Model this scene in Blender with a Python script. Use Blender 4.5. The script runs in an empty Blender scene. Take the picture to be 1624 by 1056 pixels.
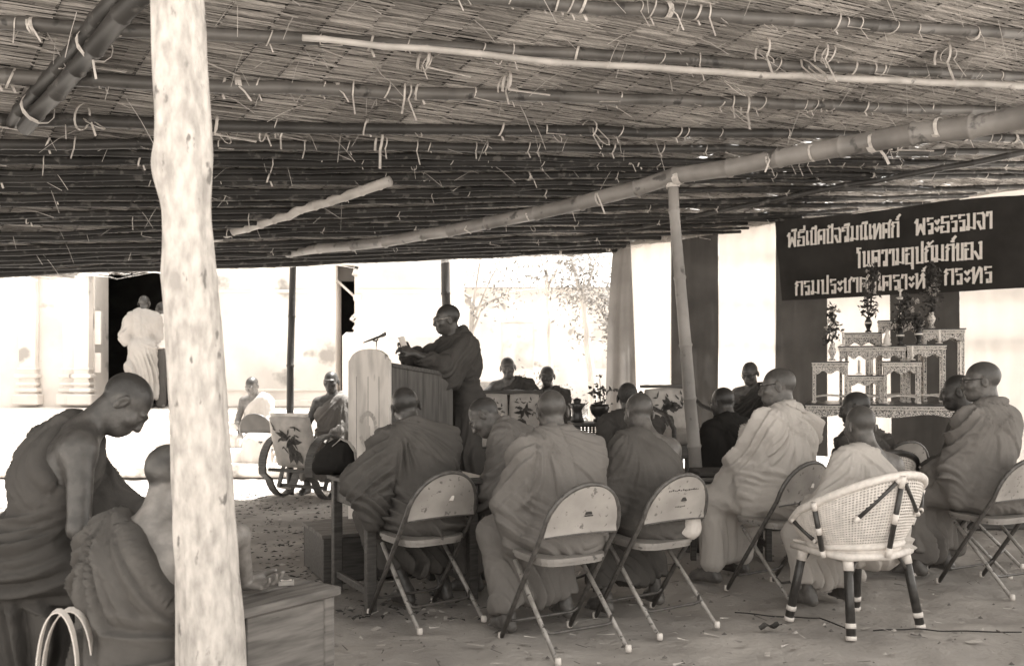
import bpy, math, random
import numpy as np
from mathutils import Vector, Matrix
random.seed(7)
R = math.radians
SC = bpy.context.scene
COL = SC.collection

# ------------------------------------------------------------------ camera
F = 1500.0 / 1624.0                     # focal length / picture width
HOR, CXP = 592.0, 812.0                 # horizon row and centre column of the photograph
CAMZ = 1.31
cam_d = bpy.data.cameras.new('camera')
cam = bpy.data.objects.new('camera', cam_d)
COL.objects.link(cam)
cam.location = (0, 0, CAMZ)
cam.rotation_euler = (R(90), 0, 0)
cam_d.sensor_fit = 'HORIZONTAL'
cam_d.sensor_width = 36
cam_d.lens = 36 * F
cam_d.shift_y = 64 / 1624
cam_d.clip_start = 0.05
cam_d.clip_end = 2000
cam_d.dof.use_dof = True
cam_d.dof.focus_distance = 5.6
cam_d.dof.aperture_fstop = 4.0
SC.camera = cam

# ------------------------------------------------------------------ sky and sun (high, a little beyond the shelter)
TOSUN = Vector((0.30, 0.22, 1.0)).normalized()
SUN_EL = math.asin(TOSUN.z)
SUN_AZ = math.atan2(TOSUN.x, TOSUN.y)
world = bpy.data.worlds.new('World')
SC.world = world
world.use_nodes = True
wn = world.node_tree
wn.nodes.clear()
sky = wn.nodes.new('ShaderNodeTexSky')
sky.sky_type = 'NISHITA'
sky.sun_disc = False
sky.sun_elevation = SUN_EL
sky.sun_rotation = SUN_AZ
sky.air_density = 1.4
sky.dust_density = 3.0
bw = wn.nodes.new('ShaderNodeRGBToBW')          # a sepia print: the sky's colour is dropped, its brightness kept
tint = wn.nodes.new('ShaderNodeMix'); tint.data_type = 'RGBA'; tint.blend_type = 'MULTIPLY'
tint.inputs['Factor'].default_value = 1.0
tint.inputs[7].default_value = (1.03, 0.985, 0.92, 1)
bg = wn.nodes.new('ShaderNodeBackground')
bg.inputs['Strength'].default_value = 0.12
wo = wn.nodes.new('ShaderNodeOutputWorld')
wn.links.new(sky.outputs['Color'], bw.inputs['Color'])
wn.links.new(bw.outputs['Val'], tint.inputs[6])
wn.links.new(tint.outputs[2], bg.inputs['Color'])
wn.links.new(bg.outputs['Background'], wo.inputs['Surface'])

sun_d = bpy.data.lights.new('sun', 'SUN')
sun_d.energy = 4.5
sun_d.angle = R(0.5)
sun_d.color = (1.0, 0.975, 0.93)
sun = bpy.data.objects.new('sun', sun_d)
COL.objects.link(sun)
sun.rotation_euler = TOSUN.to_track_quat('Z', 'Y').to_euler()
sun.location = TOSUN * 40

SC.view_settings.view_transform = 'Standard'
SC.view_settings.look = 'None'
SC.view_settings.gamma = 1.0
SC.view_settings.use_curve_mapping = False
SC.view_settings.exposure = 2.35
SC.cycles.use_denoising = True
SC.cycles.use_guiding = True
SC.cycles.use_surface_guiding = True
SC.cycles.use_volume_guiding = False
SC.cycles.use_adaptive_sampling = False
SC.cycles.max_bounces = 8
SC.cycles.diffuse_bounces = 4
SC.cycles.glossy_bounces = 3
SC.cycles.transmission_bounces = 5
SC.cycles.transparent_max_bounces = 6
SC.cycles.caustics_reflective = False
SC.cycles.caustics_refractive = False
SC.cycles.sample_clamp_indirect = 3.0

# ------------------------------------------------------------------ helpers
def at(px, py, Y):
    return Vector(((px - CXP) / 1500.0 * Y, Y, CAMZ - (py - HOR) / 1500.0 * Y))
def X_(px, Y): return (px - CXP) / 1500.0 * Y
def Z_(py, Y): return CAMZ - (py - HOR) / 1500.0 * Y

def link(o, parent=None):
    COL.objects.link(o)
    if parent is not None: o.parent = parent
    return o
def thing(name, label, cat, loc=(0, 0, 0), rotz=0.0, group=None):
    o = bpy.data.objects.new(name, None)
    o.empty_display_size = 0.1
    COL.objects.link(o)
    o.location = loc; o.rotation_euler = (0, 0, rotz)
    o['label'] = label; o['category'] = cat
    if group: o['group'] = group
    return o
def tag(o, label, cat, group=None):
    o['label'] = label; o['category'] = cat
    if group: o['group'] = group
    return o
def dup(root, loc=None, rotz=None, label=None, group=None):
    r = root.copy(); COL.objects.link(r)
    if loc is not None: r.location = loc
    if rotz is not None: r.rotation_euler = (0, 0, rotz)
    if label: r['label'] = label
    if group: r['group'] = group
    for ch in list(root.children):
        c = ch.copy(); COL.objects.link(c); c.parent = r
        for g in list(ch.children):
            d = g.copy(); COL.objects.link(d); d.parent = c
    return r

def mesh_np(name, V, Fq, mats, smooth=True, mi=None):
    """mesh from arrays; Fq is a list of tuples or an (n,4)/(n,3) array"""
    me = bpy.data.meshes.new(name)
    V = np.asarray(V, dtype=np.float32)
    if isinstance(Fq, np.ndarray):
        n, k = Fq.shape
        me.vertices.add(len(V)); me.vertices.foreach_set('co', V.ravel())
        me.loops.add(n * k); me.loops.foreach_set('vertex_index', Fq.astype(np.int32).ravel())
        me.polygons.add(n)
        me.polygons.foreach_set('loop_start', np.arange(0, n * k, k, dtype=np.int32))
        me.polygons.foreach_set('loop_total', np.full(n, k, dtype=np.int32))
        me.update(calc_edges=True)
    else:
        me.from_pydata([tuple(map(float, v)) for v in V], [], Fq)
        me.update()
    if smooth: me.polygons.foreach_set('use_smooth', [True] * len(me.polygons))
    for m in (mats if isinstance(mats, (list, tuple)) else [mats]): me.materials.append(m)
    if mi is not None: me.polygons.foreach_set('material_index', mi)
    return me

class MB:
    """collects simple shapes into ONE mesh"""
    def __init__(s): s.v = []; s.f = []; s.m = []; s.sm = []
    def add(s, vs, fs, mi=0, smooth=False):
        n = len(s.v); s.v += [tuple(v) for v in vs]
        for f in fs:
            s.f.append(tuple(i + n for i in f)); s.m.append(mi); s.sm.append(smooth)
    def box(s, c, size, M=None, mi=0, bev=0.0):
        x, y, z = size[0] / 2, size[1] / 2, size[2] / 2
        b = min(bev, x * .45, y * .45, z * .45)
        if b <= 0:
            vs = [Vector((i * x, j * y, k * z)) for k in (-1, 1) for j in (-1, 1) for i in (-1, 1)]
            fs = [(0, 2, 3, 1), (4, 5, 7, 6), (0, 1, 5, 4), (2, 6, 7, 3), (0, 4, 6, 2), (1, 3, 7, 5)]
        else:
            vs = []
            idx = {}
            for k in (-1, 1):
                for j in (-1, 1):
                    for i in (-1, 1):
                        for a in range(3):
                            p = [i * (x - b), j * (y - b), k * (z - b)]
                            p[a] = (i, j, k)[a] * (x, y, z)[a]
                            idx[(i, j, k, a)] = len(vs); vs.append(Vector(p))
            fs = []
            def q(*k): fs.append(tuple(idx[t] for t in k))
            for sg in (-1, 1):
                q((sg,-1,-1,0),(sg,1,-1,0),(sg,1,1,0),(sg,-1,1,0)); q((-1,sg,-1,1),(1,sg,-1,1),(1,sg,1,1),(-1,sg,1,1)); q((-1,-1,sg,2),(1,-1,sg,2),(1,1,sg,2),(-1,1,sg,2))
            for s1 in (-1, 1):
                for s2 in (-1, 1):
                    q((s1,s2,-1,0),(s1,s2,1,0),(s1,s2,1,1),(s1,s2,-1,1))
                    q((s1,-1,s2,0),(s1,1,s2,0),(s1,1,s2,2),(s1,-1,s2,2))
                    q((-1,s1,s2,1),(1,s1,s2,1),(1,s1,s2,2),(-1,s1,s2,2))
            for i in (-1, 1):
                for j in (-1, 1):
                    for k in (-1, 1): q((i,j,k,0),(i,j,k,1),(i,j,k,2))
        c = Vector(c)
        if M is not None: vs = [M @ v for v in vs]
        s.add([v + c for v in vs], fs, mi)
        return s
    def tube(s, pts, r, n=8, mi=0, cap=True, closed=False):
        pts = [Vector(p) for p in pts]
        rr = r if isinstance(r, (list, tuple)) else [r] * len(pts)
        N = len(pts); vs = []; u = None
        for i, p in enumerate(pts):
            if closed: t = pts[(i + 1) % N] - pts[i - 1]
            else: t = pts[min(i + 1, N - 1)] - pts[max(i - 1, 0)]
            t.normalize()
            if u is None:
                u = t.orthogonal().normalized()
            u = (u - t * u.dot(t)).normalized(); w = t.cross(u)
            for k in range(n):
                a = 2 * math.pi * k / n
                vs.append(p + (u * math.cos(a) + w * math.sin(a)) * rr[i])
        fs = []
        for i in range(N if closed else N - 1):
            i2 = (i + 1) % N
            for k in range(n):
                k2 = (k + 1) % n
                fs.append((i * n + k, i * n + k2, i2 * n + k2, i2 * n + k))
        if cap and not closed:
            fs.append(tuple(range(n - 1, -1, -1))); fs.append(tuple((N - 1) * n + k for k in range(n)))
        s.add(vs, fs, mi, True); return s
    def ribbon(s, pts, w, nrm, mi=0, thick=0.0015):
        """flat strip along pts; nrm = approximate width axis"""
        pts = [Vector(p) for p in pts]; vs = []
        N = len(pts)
        for i, p in enumerate(pts):
            t = (pts[min(i + 1, N - 1)] - pts[max(i - 1, 0)]).normalized()
            a = Vector(nrm); a = (a - t * a.dot(t)).normalized(); b = t.cross(a)
            ww = (w[i] if isinstance(w, (list, tuple)) else w) / 2
            vs += [p + a * ww + b * thick, p - a * ww + b * thick, p - a * ww - b * thick, p + a * ww - b * thick]
        fs = []
        for i in range(N - 1):
            for k in range(4):
                fs.append((i * 4 + k, i * 4 + (k + 1) % 4, i * 4 + 4 + (k + 1) % 4, i * 4 + 4 + k))
        fs += [(3, 2, 1, 0), tuple((N - 1) * 4 + k for k in range(4))]
        s.add(vs, fs, mi, False); return s
    def lathe(s, prof, c=(0, 0, 0), n=16, mi=0, M=None, cap=True):
        vs = []; c = Vector(c)
        for (r, z) in prof:
            for k in range(n):
                a = 2 * math.pi * k / n
                v = Vector((r * math.cos(a), r * math.sin(a), z))
                vs.append((M @ v if M is not None else v) + c)
        fs = []
        for i in range(len(prof) - 1):
            for k in range(n):
                k2 = (k + 1) % n
                fs.append((i * n + k, i * n + k2, (i + 1) * n + k2, (i + 1) * n + k))
        if cap:
            fs.append(tuple(range(n - 1, -1, -1))); fs.append(tuple((len(prof) - 1) * n + k for k in range(n)))
        s.add(vs, fs, mi, True); return s
    def prism(s, poly, axis_vec, mi=0, M=None, c=(0, 0, 0)):
        """extrude a planar polygon (list of 3D pts) along axis_vec"""
        poly = [Vector(p) for p in poly]; a = Vector(axis_vec); n = len(poly)
        vs = poly + [p + a for p in poly]
        fs = [tuple(range(n - 1, -1, -1)), tuple(range(n, 2 * n))]
        for i in range(n):
            j = (i + 1) % n; fs.append((i, j, n + j, n + i))
        c = Vector(c)
        vs = [((M @ v) if M is not None else v) + c for v in vs]
        s.add(vs, fs, mi); return s
    def mesh(s, name, mats):
        me = bpy.data.meshes.new(name)
        me.from_pydata([tuple(v) for v in s.v], [], s.f)
        for m in (mats if isinstance(mats, (list, tuple)) else [mats]): me.materials.append(m)
        me.polygons.foreach_set('material_index', s.m)
        me.polygons.foreach_set('use_smooth', s.sm)
        me.update()
        return me
    def build(s, name, mats, parent=None):
        return link(bpy.data.objects.new(name, s.mesh(name, mats)), parent)

# ------------------------------------------------------------------ materials (a sepia print: every colour is a brown of its own lightness)
def sep(L, warm=1.0):
    return (L * (1 + .065 * warm), L * (1 - .002 * warm), L * (1 - .066 * warm), 1)
def mat(name, lo, hi=None, scale=8.0, stretch=(1, 1, 1), rough=.85, detail=4, bump=0.0, bscale=None, contrast=(.35, .65),
        warm=1.0, translucent=0.0, spec=.3, metal=0.0, spots=None, coat=0.0, voro=None, var=0.0):
    m = bpy.data.materials.new(name); m.use_nodes = True
    nt = m.node_tree; N = nt.nodes; Lk = nt.links
    b = N['Principled BSDF']; out = N['Material Output']
    b.inputs['Roughness'].default_value = rough
    b.inputs['Specular IOR Level'].default_value = spec
    b.inputs['Metallic'].default_value = metal
    if coat: b.inputs['Coat Weight'].default_value = coat; b.inputs['Coat Roughness'].default_value = .25
    if hi is None: hi = lo
    tc = N.new('ShaderNodeTexCoord'); mp = N.new('ShaderNodeMapping')
    mp.inputs['Scale'].default_value = stretch
    Lk.new(tc.outputs['Object'], mp.inputs['Vector'])
    oi = N.new('ShaderNodeObjectInfo')                       # shift the pattern from object to object
    ad = N.new('ShaderNodeVectorMath'); ad.operation = 'ADD'
    ml = N.new('ShaderNodeMath'); ml.operation = 'MULTIPLY'; ml.inputs[1].default_value = 37.0
    Lk.new(oi.outputs['Random'], ml.inputs[0])
    Lk.new(mp.outputs['Vector'], ad.inputs[0]); Lk.new(ml.outputs[0], ad.inputs[1])
    nz = N.new('ShaderNodeTexNoise'); nz.inputs['Scale'].default_value = scale; nz.inputs['Detail'].default_value = detail
    Lk.new(ad.outputs[0], nz.inputs['Vector'])
    rp = N.new('ShaderNodeValToRGB')
    rp.color_ramp.elements[0].position = contrast[0]; rp.color_ramp.elements[1].position = contrast[1]
    rp.color_ramp.elements[0].color = sep(lo, warm); rp.color_ramp.elements[1].color = sep(hi, warm)
    Lk.new(nz.outputs['Fac'], rp.inputs['Fac'])
    col = rp.outputs['Color']
    if spots:                                                # (threshold, lightness, scale): blotches with edges of their own
        n2 = N.new('ShaderNodeTexNoise'); n2.inputs['Scale'].default_value = spots[2]; n2.inputs['Detail'].default_value = 5
        Lk.new(ad.outputs[0], n2.inputs['Vector'])
        r2 = N.new('ShaderNodeValToRGB'); r2.color_ramp.elements[0].position = spots[0]; r2.color_ramp.elements[1].position = spots[0] + .06
        Lk.new(n2.outputs['Fac'], r2.inputs['Fac'])
        mx = N.new('ShaderNodeMix'); mx.data_type = 'RGBA'
        Lk.new(r2.outputs['Color'], mx.inputs['Factor']); Lk.new(col, mx.inputs[6]); mx.inputs[7].default_value = sep(spots[1], warm)
        col = mx.outputs[2]
    if voro:                                                 # (scale, dark, light): small inlaid flakes
        v = N.new('ShaderNodeTexVoronoi'); v.inputs['Scale'].default_value = voro[0]
        Lk.new(ad.outputs[0], v.inputs['Vector'])
        r3 = N.new('ShaderNodeValToRGB'); r3.color_ramp.interpolation = 'CONSTANT'
        r3.color_ramp.elements[0].position = 0; r3.color_ramp.elements[1].position = .38
        r3.color_ramp.elements[0].color = sep(voro[1]); r3.color_ramp.elements[1].color = sep(voro[2])
        bwn = N.new('ShaderNodeRGBToBW'); Lk.new(v.outputs['Color'], bwn.inputs['Color']); Lk.new(bwn.outputs['Val'], r3.inputs['Fac'])
        col = r3.outputs['Color']
    if var:                                                  # each piece a little lighter or darker than the next
        mr = N.new('ShaderNodeMapRange'); mr.inputs['To Min'].default_value = 1 - var; mr.inputs['To Max'].default_value = 1 + var
        Lk.new(oi.outputs['Random'], mr.inputs['Value'])
        vm = N.new('ShaderNodeVectorMath'); vm.operation = 'SCALE'; Lk.new(col, vm.inputs[0]); Lk.new(mr.outputs[0], vm.inputs['Scale'])
        col = vm.outputs[0]
    Lk.new(col, b.inputs['Base Color'])
    if bump:
        bp = N.new('ShaderNodeBump'); bp.inputs['Strength'].default_value = bump; bp.inputs['Distance'].default_value = .01
        if bscale:
            n3 = N.new('ShaderNodeTexNoise'); n3.inputs['Scale'].default_value = bscale; n3.inputs['Detail'].default_value = 6
            Lk.new(ad.outputs[0], n3.inputs['Vector']); Lk.new(n3.outputs['Fac'], bp.inputs['Height'])
        else: Lk.new(nz.outputs['Fac'], bp.inputs['Height'])
        Lk.new(bp.outputs['Normal'], b.inputs['Normal'])
    if translucent:
        tr = N.new('ShaderNodeBsdfTranslucent'); Lk.new(col, tr.inputs['Color'])
        ms = N.new('ShaderNodeMixShader'); ms.inputs[0].default_value = translucent
        Lk.new(b.outputs[0], ms.inputs[1]); Lk.new(tr.outputs[0], ms.inputs[2]); Lk.new(ms.outputs[0], out.inputs['Surface'])
    return m

M = {}
M['skin'] = mat('skin', .115, .17, 14, rough=.5, spec=.45, bump=.08, bscale=90)
M['skin_dark'] = mat('skin_dark', .07, .105, 14, rough=.45, spec=.5, bump=.08, bscale=90)
M['skin_pale'] = mat('skin_pale', .24, .32, 14, rough=.55, spec=.4, bump=.08, bscale=90)
M['hair'] = mat('cropped_hair', .028, .046, 60, rough=.6, spec=.4, bump=.12, bscale=260)
M['hair_grey'] = mat('grey_stubble', .085, .125, 14, rough=.5, spec=.45, bump=.08, bscale=240)
def cloth(name, lo, hi, tr=.06): return mat(name, lo * 1.12, hi * .9, 4, rough=.9, spec=.15, detail=6, bump=.22, bscale=75, translucent=tr)
M['robe'] = cloth('robe_cloth', .078, .125)
M['robe_dark'] = cloth('robe_cloth_dark', .058, .09)
M['robe_mid'] = cloth('robe_cloth_mid', .15, .22)
M['robe_pale'] = cloth('robe_cloth_pale', .40, .54)
M['robe_black'] = cloth('black_cloth', .018, .028, 0)
M['robe_white'] = cloth('white_cloth', .62, .74, .2)
M['lens'] = mat('spectacle_frame', .02, .03, rough=.3)
M['metal_rim'] = mat('bright_rim', .6, .7, rough=.25, metal=.8)
M['straw'] = mat('thatch_straw', .25, .58, 16, (1, 24, 1), rough=.8, contrast=(.25, .75), translucent=.05, var=.25)
M['straw2'] = mat('thatch_straw_grey', .14, .42, 16, (1, 24, 1), rough=.8, contrast=(.25, .75), translucent=.05, var=.25)
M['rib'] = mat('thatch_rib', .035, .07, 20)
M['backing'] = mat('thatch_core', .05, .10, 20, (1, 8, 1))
M['bamboo'] = mat('bamboo', .07, .14, 3, (1, 1, 1), rough=.45, spec=.45, detail=6, spots=(.62, .04, 9))
M['bamboo_dark'] = mat('bamboo_dark', .028, .052, 3, rough=.5, spec=.4, detail=6, spots=(.62, .09, 9))
M['bamboo_pale'] = mat('bamboo_pale', .34, .50, 4, rough=.5, spec=.4, detail=6, spots=(.66, .16, 10))
M['raffia'] = mat('raffia_tie', .45, .68, 20, rough=.7, translucent=.15)
M['bark'] = mat('pale_bark', .30, .50, 34, (1, 1, .45), rough=.95, detail=12, bump=1.0, bscale=44, contrast=(.30, .64), spots=(.64, .17, 26))
M['tube'] = mat('chair_tube', .06, .11, 30, rough=.35, spec=.5, spots=(.64, .035, 40))
M['tube_pale'] = mat('chair_tube_bare', .22, .34, 30, rough=.35, spec=.5, spots=(.6, .08, 40))
M['panel'] = mat('chair_panel_paint', .29, .40, 6, rough=.45, detail=10, spots=(.62, .16, 34))
M['panel_dark'] = mat('chair_panel_dark', .06, .085, 6, rough=.5, detail=8)
M['rubber'] = mat('rubber_tip', .68, .78, 10, rough=.7)
M['ink'] = mat('stamp_ink', .03, .05, 30)
M['wood'] = mat('desk_wood', .055, .10, 7, (1, 9, 9), rough=.55, detail=7, bump=.15)
M['wood_mid'] = mat('table_wood', .10, .19, 5, (1, 7, 9), rough=.65, detail=8, bump=.2, spots=(.68, .05, 6))
M['wood_lectern'] = mat('lectern_wood', .075, .12, 4, (9, 9, 1), rough=.6, detail=7)
M['wood_pale'] = mat('lectern_front_paint', .42, .66, 5, (1.6, 1.6, .5), rough=.6, detail=8, contrast=(.34, .58), spots=(.66, .22, 7))
M['wicker'] = mat('white_wicker', .60, .74, 30, rough=.55)
M['cane_dark'] = mat('dark_cane', .028, .05, 30, rough=.35, spec=.5)
M['cushion'] = mat('cushion_cloth', .36, .46, 12, rough=.9, bump=.2, bscale=80)
M['print'] = mat('cushion_print', .05, .10, 30, rough=.9)
M['white'] = mat('white_paper', .72, .80, 8, rough=.8)
M['black'] = mat('black_paint', .018, .03, 20, rough=.4)
M['gold'] = mat('inlaid_carving', .05, .5, 60, rough=.4, spec=.5, voro=(170, .05, .70), bump=.6, bscale=120)
M['gold_plain'] = mat('gilt_moulding', .58, .78, 40, rough=.35, spec=.5)
M['lacquer'] = mat('dark_lacquer', .025, .04, 10, rough=.3, spec=.5)
M['leaf'] = mat('bouquet_leaf', .035, .09, 20, rough=.6, translucent=.15)
M['petal'] = mat('bouquet_petal', .40, .62, 20, rough=.8, translucent=.2)
M['curtain_d'] = mat('curtain_dark_stripe', .055, .072, 3, rough=.95, spec=.1, bump=.12, bscale=40, translucent=.25)
M['curtain_w'] = mat('curtain_white_stripe', .74, .80, 3, rough=.95, spec=.1, bump=.2, bscale=40, translucent=.58)
M['curtain_m'] = mat('curtain_faded_stripe', .15, .19, 3, rough=.95, spec=.1, bump=.15, bscale=40, translucent=.4)
M['banner'] = mat('banner_cloth', .030, .042, 3, rough=.95, spec=.1, bump=.15, bscale=30, translucent=.1)
M['letter'] = mat('cut_paper_letter', .64, .76, 40, (1, 1, 4), rough=.9)
M['plaster'] = mat('white_plaster', .58, .80, 1.2, rough=.95, detail=10, bump=.25, bscale=14, contrast=(.3, .6), spots=(.63, .34, 1.6))
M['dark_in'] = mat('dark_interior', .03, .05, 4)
M['step'] = mat('plaster_step', .50, .74, 2, rough=.95, detail=9, bump=.2, bscale=12, spots=(.62, .34, 2.6))
M['tree_leaf'] = mat('tree_leaf', .10, .19, 3, rough=.6, translucent=.45)
M['tree_bark'] = mat('tree_bark', .30, .55, 5, (1, 1, .3), rough=.95, bump=.5, bscale=20, spots=(.62, .08, 5))

M['bamboo_soot'] = mat('bamboo_painted_shade', .014, .032, 3, rough=.6, spec=.3, detail=6, spots=(.60, .09, 12))  # near-black tone puts the far roof's shade into the bamboo colour

def skin_mat(sk, hr_):
    """bare skin that turns into cropped stubble where the mesh says so"""
    key = sk + '_' + hr_
    if key in M: return M[key]
    lo, hi = {'skin': (.085, .135), 'skin_dark': (.05, .08), 'skin_pale': (.17, .25)}[sk]
    m = mat(key, lo, hi, 26, rough=.40, spec=.5, detail=8, bump=.25, bscale=70); nt = m.node_tree
    b = nt.nodes['Principled BSDF']; src = b.inputs['Base Color'].links[0].from_socket
    at_ = nt.nodes.new('ShaderNodeAttribute'); at_.attribute_name = 'stubble'
    mx = nt.nodes.new('ShaderNodeMix'); mx.data_type = 'RGBA'
    nt.links.new(at_.outputs['Fac'], mx.inputs['Factor']); nt.links.new(src, mx.inputs[6])
    mx.inputs[7].default_value = sep({'hair': .022, 'hair_grey': .05}[hr_]); nt.links.new(mx.outputs[2], b.inputs['Base Color'])
    M[key] = m
    return m

M['seat_metal'] = mat('chair_seat_metal', .20, .30, 6, rough=.45, detail=10, spots=(.62, .10, 30))
M['bamboo_beam'] = mat('bamboo_beam', .15, .26, 3, rough=.45, spec=.45, detail=6, spots=(.60, .08, 9))

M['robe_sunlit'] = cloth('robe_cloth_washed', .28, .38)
# ================================================================== people: one continuous surface grown from a distance field
f32 = np.float32
class Field:
    def __init__(s): s.P = []
    def cap(s, a, b, r0, r1=None, k=.02, sub=False):
        s.P.append(('c', np.array(a, f32), np.array(b, f32), float(r0), float(r0 if r1 is None else r1), k, sub)); return s
    def ell(s, c, r, k=.02, M=None, sub=False):
        s.P.append(('e', np.array(c, f32), np.array(r, f32), None if M is None else np.array(M, f32), None, k, sub)); return s
    def chain(s, pts, rs, k=.02):
        for i in range(len(pts) - 1): s.cap(pts[i], pts[i + 1], rs[i], rs[i + 1], k)
        return s
    def eval(s, lo, hi, h):
        n = np.ceil((np.array(hi) - np.array(lo)) / h).astype(int) + 1
        ax = [lo[i] + h * np.arange(n[i], dtype=f32) for i in range(3)]
        D = np.full(tuple(n), .25, f32)
        for (t, a, b, c, d, k, sub) in s.P:
            m = k + 2.2 * h
            if t == 'c': blo = np.minimum(a - c, b - d) - m; bhi = np.maximum(a + c, b + d) + m
            else:
                e = b if c is None else np.full(3, b.max(), f32)
                blo = a - e - m; bhi = a + e + m
            i0 = [max(0, int((blo[i] - lo[i]) / h)) for i in range(3)]
            i1 = [min(n[i], int((bhi[i] - lo[i]) / h) + 2) for i in range(3)]
            if any(i1[i] <= i0[i] for i in range(3)): continue
            sl = tuple(slice(i0[i], i1[i]) for i in range(3))
            x = ax[0][sl[0]][:, None, None]; y = ax[1][sl[1]][None, :, None]; z = ax[2][sl[2]][None, None, :]
            if t == 'c':
                ab = b - a; L2 = float(ab @ ab) + 1e-9
                tt = np.clip(((x - a[0]) * ab[0] + (y - a[1]) * ab[1] + (z - a[2]) * ab[2]) / L2, 0, 1)
                q = np.sqrt((x - a[0] - tt * ab[0]) ** 2 + (y - a[1] - tt * ab[1]) ** 2 + (z - a[2] - tt * ab[2]) ** 2) - (c + (d - c) * tt)
            else:
                X, Y, Z = x - a[0], y - a[1], z - a[2]
                if c is not None:
                    X, Y, Z = (c[0, 0] * X + c[1, 0] * Y + c[2, 0] * Z, c[0, 1] * X + c[1, 1] * Y + c[2, 1] * Z, c[0, 2] * X + c[1, 2] * Y + c[2, 2] * Z)
                k0 = np.sqrt((X / b[0]) ** 2 + (Y / b[1]) ** 2 + (Z / b[2]) ** 2)
                k1 = np.sqrt((X / b[0] ** 2) ** 2 + (Y / b[1] ** 2) ** 2 + (Z / b[2] ** 2) ** 2) + 1e-6
                q = k0 * (k0 - 1) / k1
            A = D[sl]
            if sub:
                q = -q; hh = np.maximum(k - np.abs(A - q), 0) / k
                D[sl] = np.maximum(A, q) + hh * hh * k * .25
            else:
                hh = np.maximum(k - np.abs(A - q), 0) / k
                D[sl] = np.minimum(A, q) - hh * hh * k * .25
        return D, ax

def nets(D, ax, h):
    S = D < 0
    nx, ny, nz = D.shape
    cnt = np.zeros((nx - 1, ny - 1, nz - 1), np.int8)
    for i in (0, 1):
        for j in (0, 1):
            for k in (0, 1): cnt += S[i:nx - 1 + i, j:ny - 1 + j, k:nz - 1 + k]
    I, J, K = np.nonzero((cnt > 0) & (cnt < 8))
    idx = np.full(cnt.shape, -1, np.int32); idx[I, J, K] = np.arange(len(I))
    acc = np.zeros((len(I), 3), f32); num = np.zeros(len(I), f32)
    E = [((0,0,0),(1,0,0)),((0,1,0),(1,1,0)),((0,0,1),(1,0,1)),((0,1,1),(1,1,1)),((0,0,0),(0,1,0)),((1,0,0),(1,1,0)),((0,0,1),(0,1,1)),((1,0,1),(1,1,1)),((0,0,0),(0,0,1)),((1,0,0),(1,0,1)),((0,1,0),(0,1,1)),((1,1,0),(1,1,1))]
    for (p, q) in E:
        a = D[I + p[0], J + p[1], K + p[2]]; b = D[I + q[0], J + q[1], K + q[2]]
        w = (a < 0) != (b < 0)
        t = np.where(w, a / np.where(w, a - b, 1), 0)
        for c in range(3): acc[:, c] += np.where(w, p[c] + t * (q[c] - p[c]), 0)
        num += w
    V = acc / np.maximum(num, 1)[:, None]
    V = np.stack([ax[0][0] + h * (I + V[:, 0]), ax[1][0] + h * (J + V[:, 1]), ax[2][0] + h * (K + V[:, 2])], 1)
    quads = []
    for d in range(3):
        o = [0, 0, 0]; o[d] = 1
        A = S[:nx - o[0], :ny - o[1], :nz - o[2]]; B = S[o[0]:, o[1]:, o[2]:]
        sl = [slice(1, None)] * 3; 
        i, j, k = np.nonzero(A != B)
        u, v = [(1, 2), (2, 0), (0, 1)][d]
        c = np.stack([i, j, k], 1)
        lim = np.array(cnt.shape)
        ok = (c[:, u] > 0) & (c[:, v] > 0) & (c[:, u] < lim[u]) & (c[:, v] < lim[v]) & (c[:, d] < lim[d])
        c = c[ok]; fl = A[c[:, 0], c[:, 1], c[:, 2]]
        cu = np.zeros(3, int); cu[u] = 1; cv = np.zeros(3, int); cv[v] = 1
        def g(q): return idx[q[:, 0], q[:, 1], q[:, 2]]
        qd = np.stack([g(c - cu - cv), g(c - cv), g(c), g(c - cu)], 1)
        qd[~fl] = qd[~fl][:, ::-1]
        quads.append(qd)
    return V, np.concatenate(quads)

def hash3(i, j, k, seed):
    n = (i * 374761393 + j * 668265263 + k * 1442695041 + seed * 974711) & 0x7fffffff
    n = ((n ^ (n >> 13)) * 1274126177) & 0x7fffffff
    return ((n ^ (n >> 16)) & 0xffff).astype(f32) / 65535.0
def vnoise(p, seed=0):
    f = np.floor(p); t = (p - f).astype(f32); t = t * t * (3 - 2 * t); i, j, k = f.astype(np.int64).T
    r = 0
    for a in (0, 1):
        for b in (0, 1):
            for c in (0, 1):
                w = (t[:, 0] if a else 1 - t[:, 0]) * (t[:, 1] if b else 1 - t[:, 1]) * (t[:, 2] if c else 1 - t[:, 2])
                r = r + w * hash3(i + a, j + b, k + c, seed)
    return r
def ridged(p, seed):
    a = 1 - np.abs(2 * vnoise(p, seed) - 1); b = 1 - np.abs(2 * vnoise(p * 2.1 + 7, seed + 5) - 1)
    return a * a * .75 + b * b * .25
def pleat(ph):
    """overlapping pleats: a slow rise and a quick fall, one per unit"""
    ph = ph + 1.1 * (vnoise(np.stack([ph * .55, ph * 0 + 3.3, ph * 0], 1), 71) - .5)
    n = np.floor(ph); t = ph - n
    y = np.where(t < .74, t / .74, (1 - t) / .26)
    h_ = hash3(n.astype(np.int64), n.astype(np.int64) * 0 + 5, n.astype(np.int64) * 0 + 9, 33)      # every pleat has its own depth, many are flat
    return y * (.16 + 1.2 * h_ ** 1.6)
def smst(a, b, x):
    t = np.clip((x - a) / (b - a), 0, 1); return t * t * (3 - 2 * t)
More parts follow.
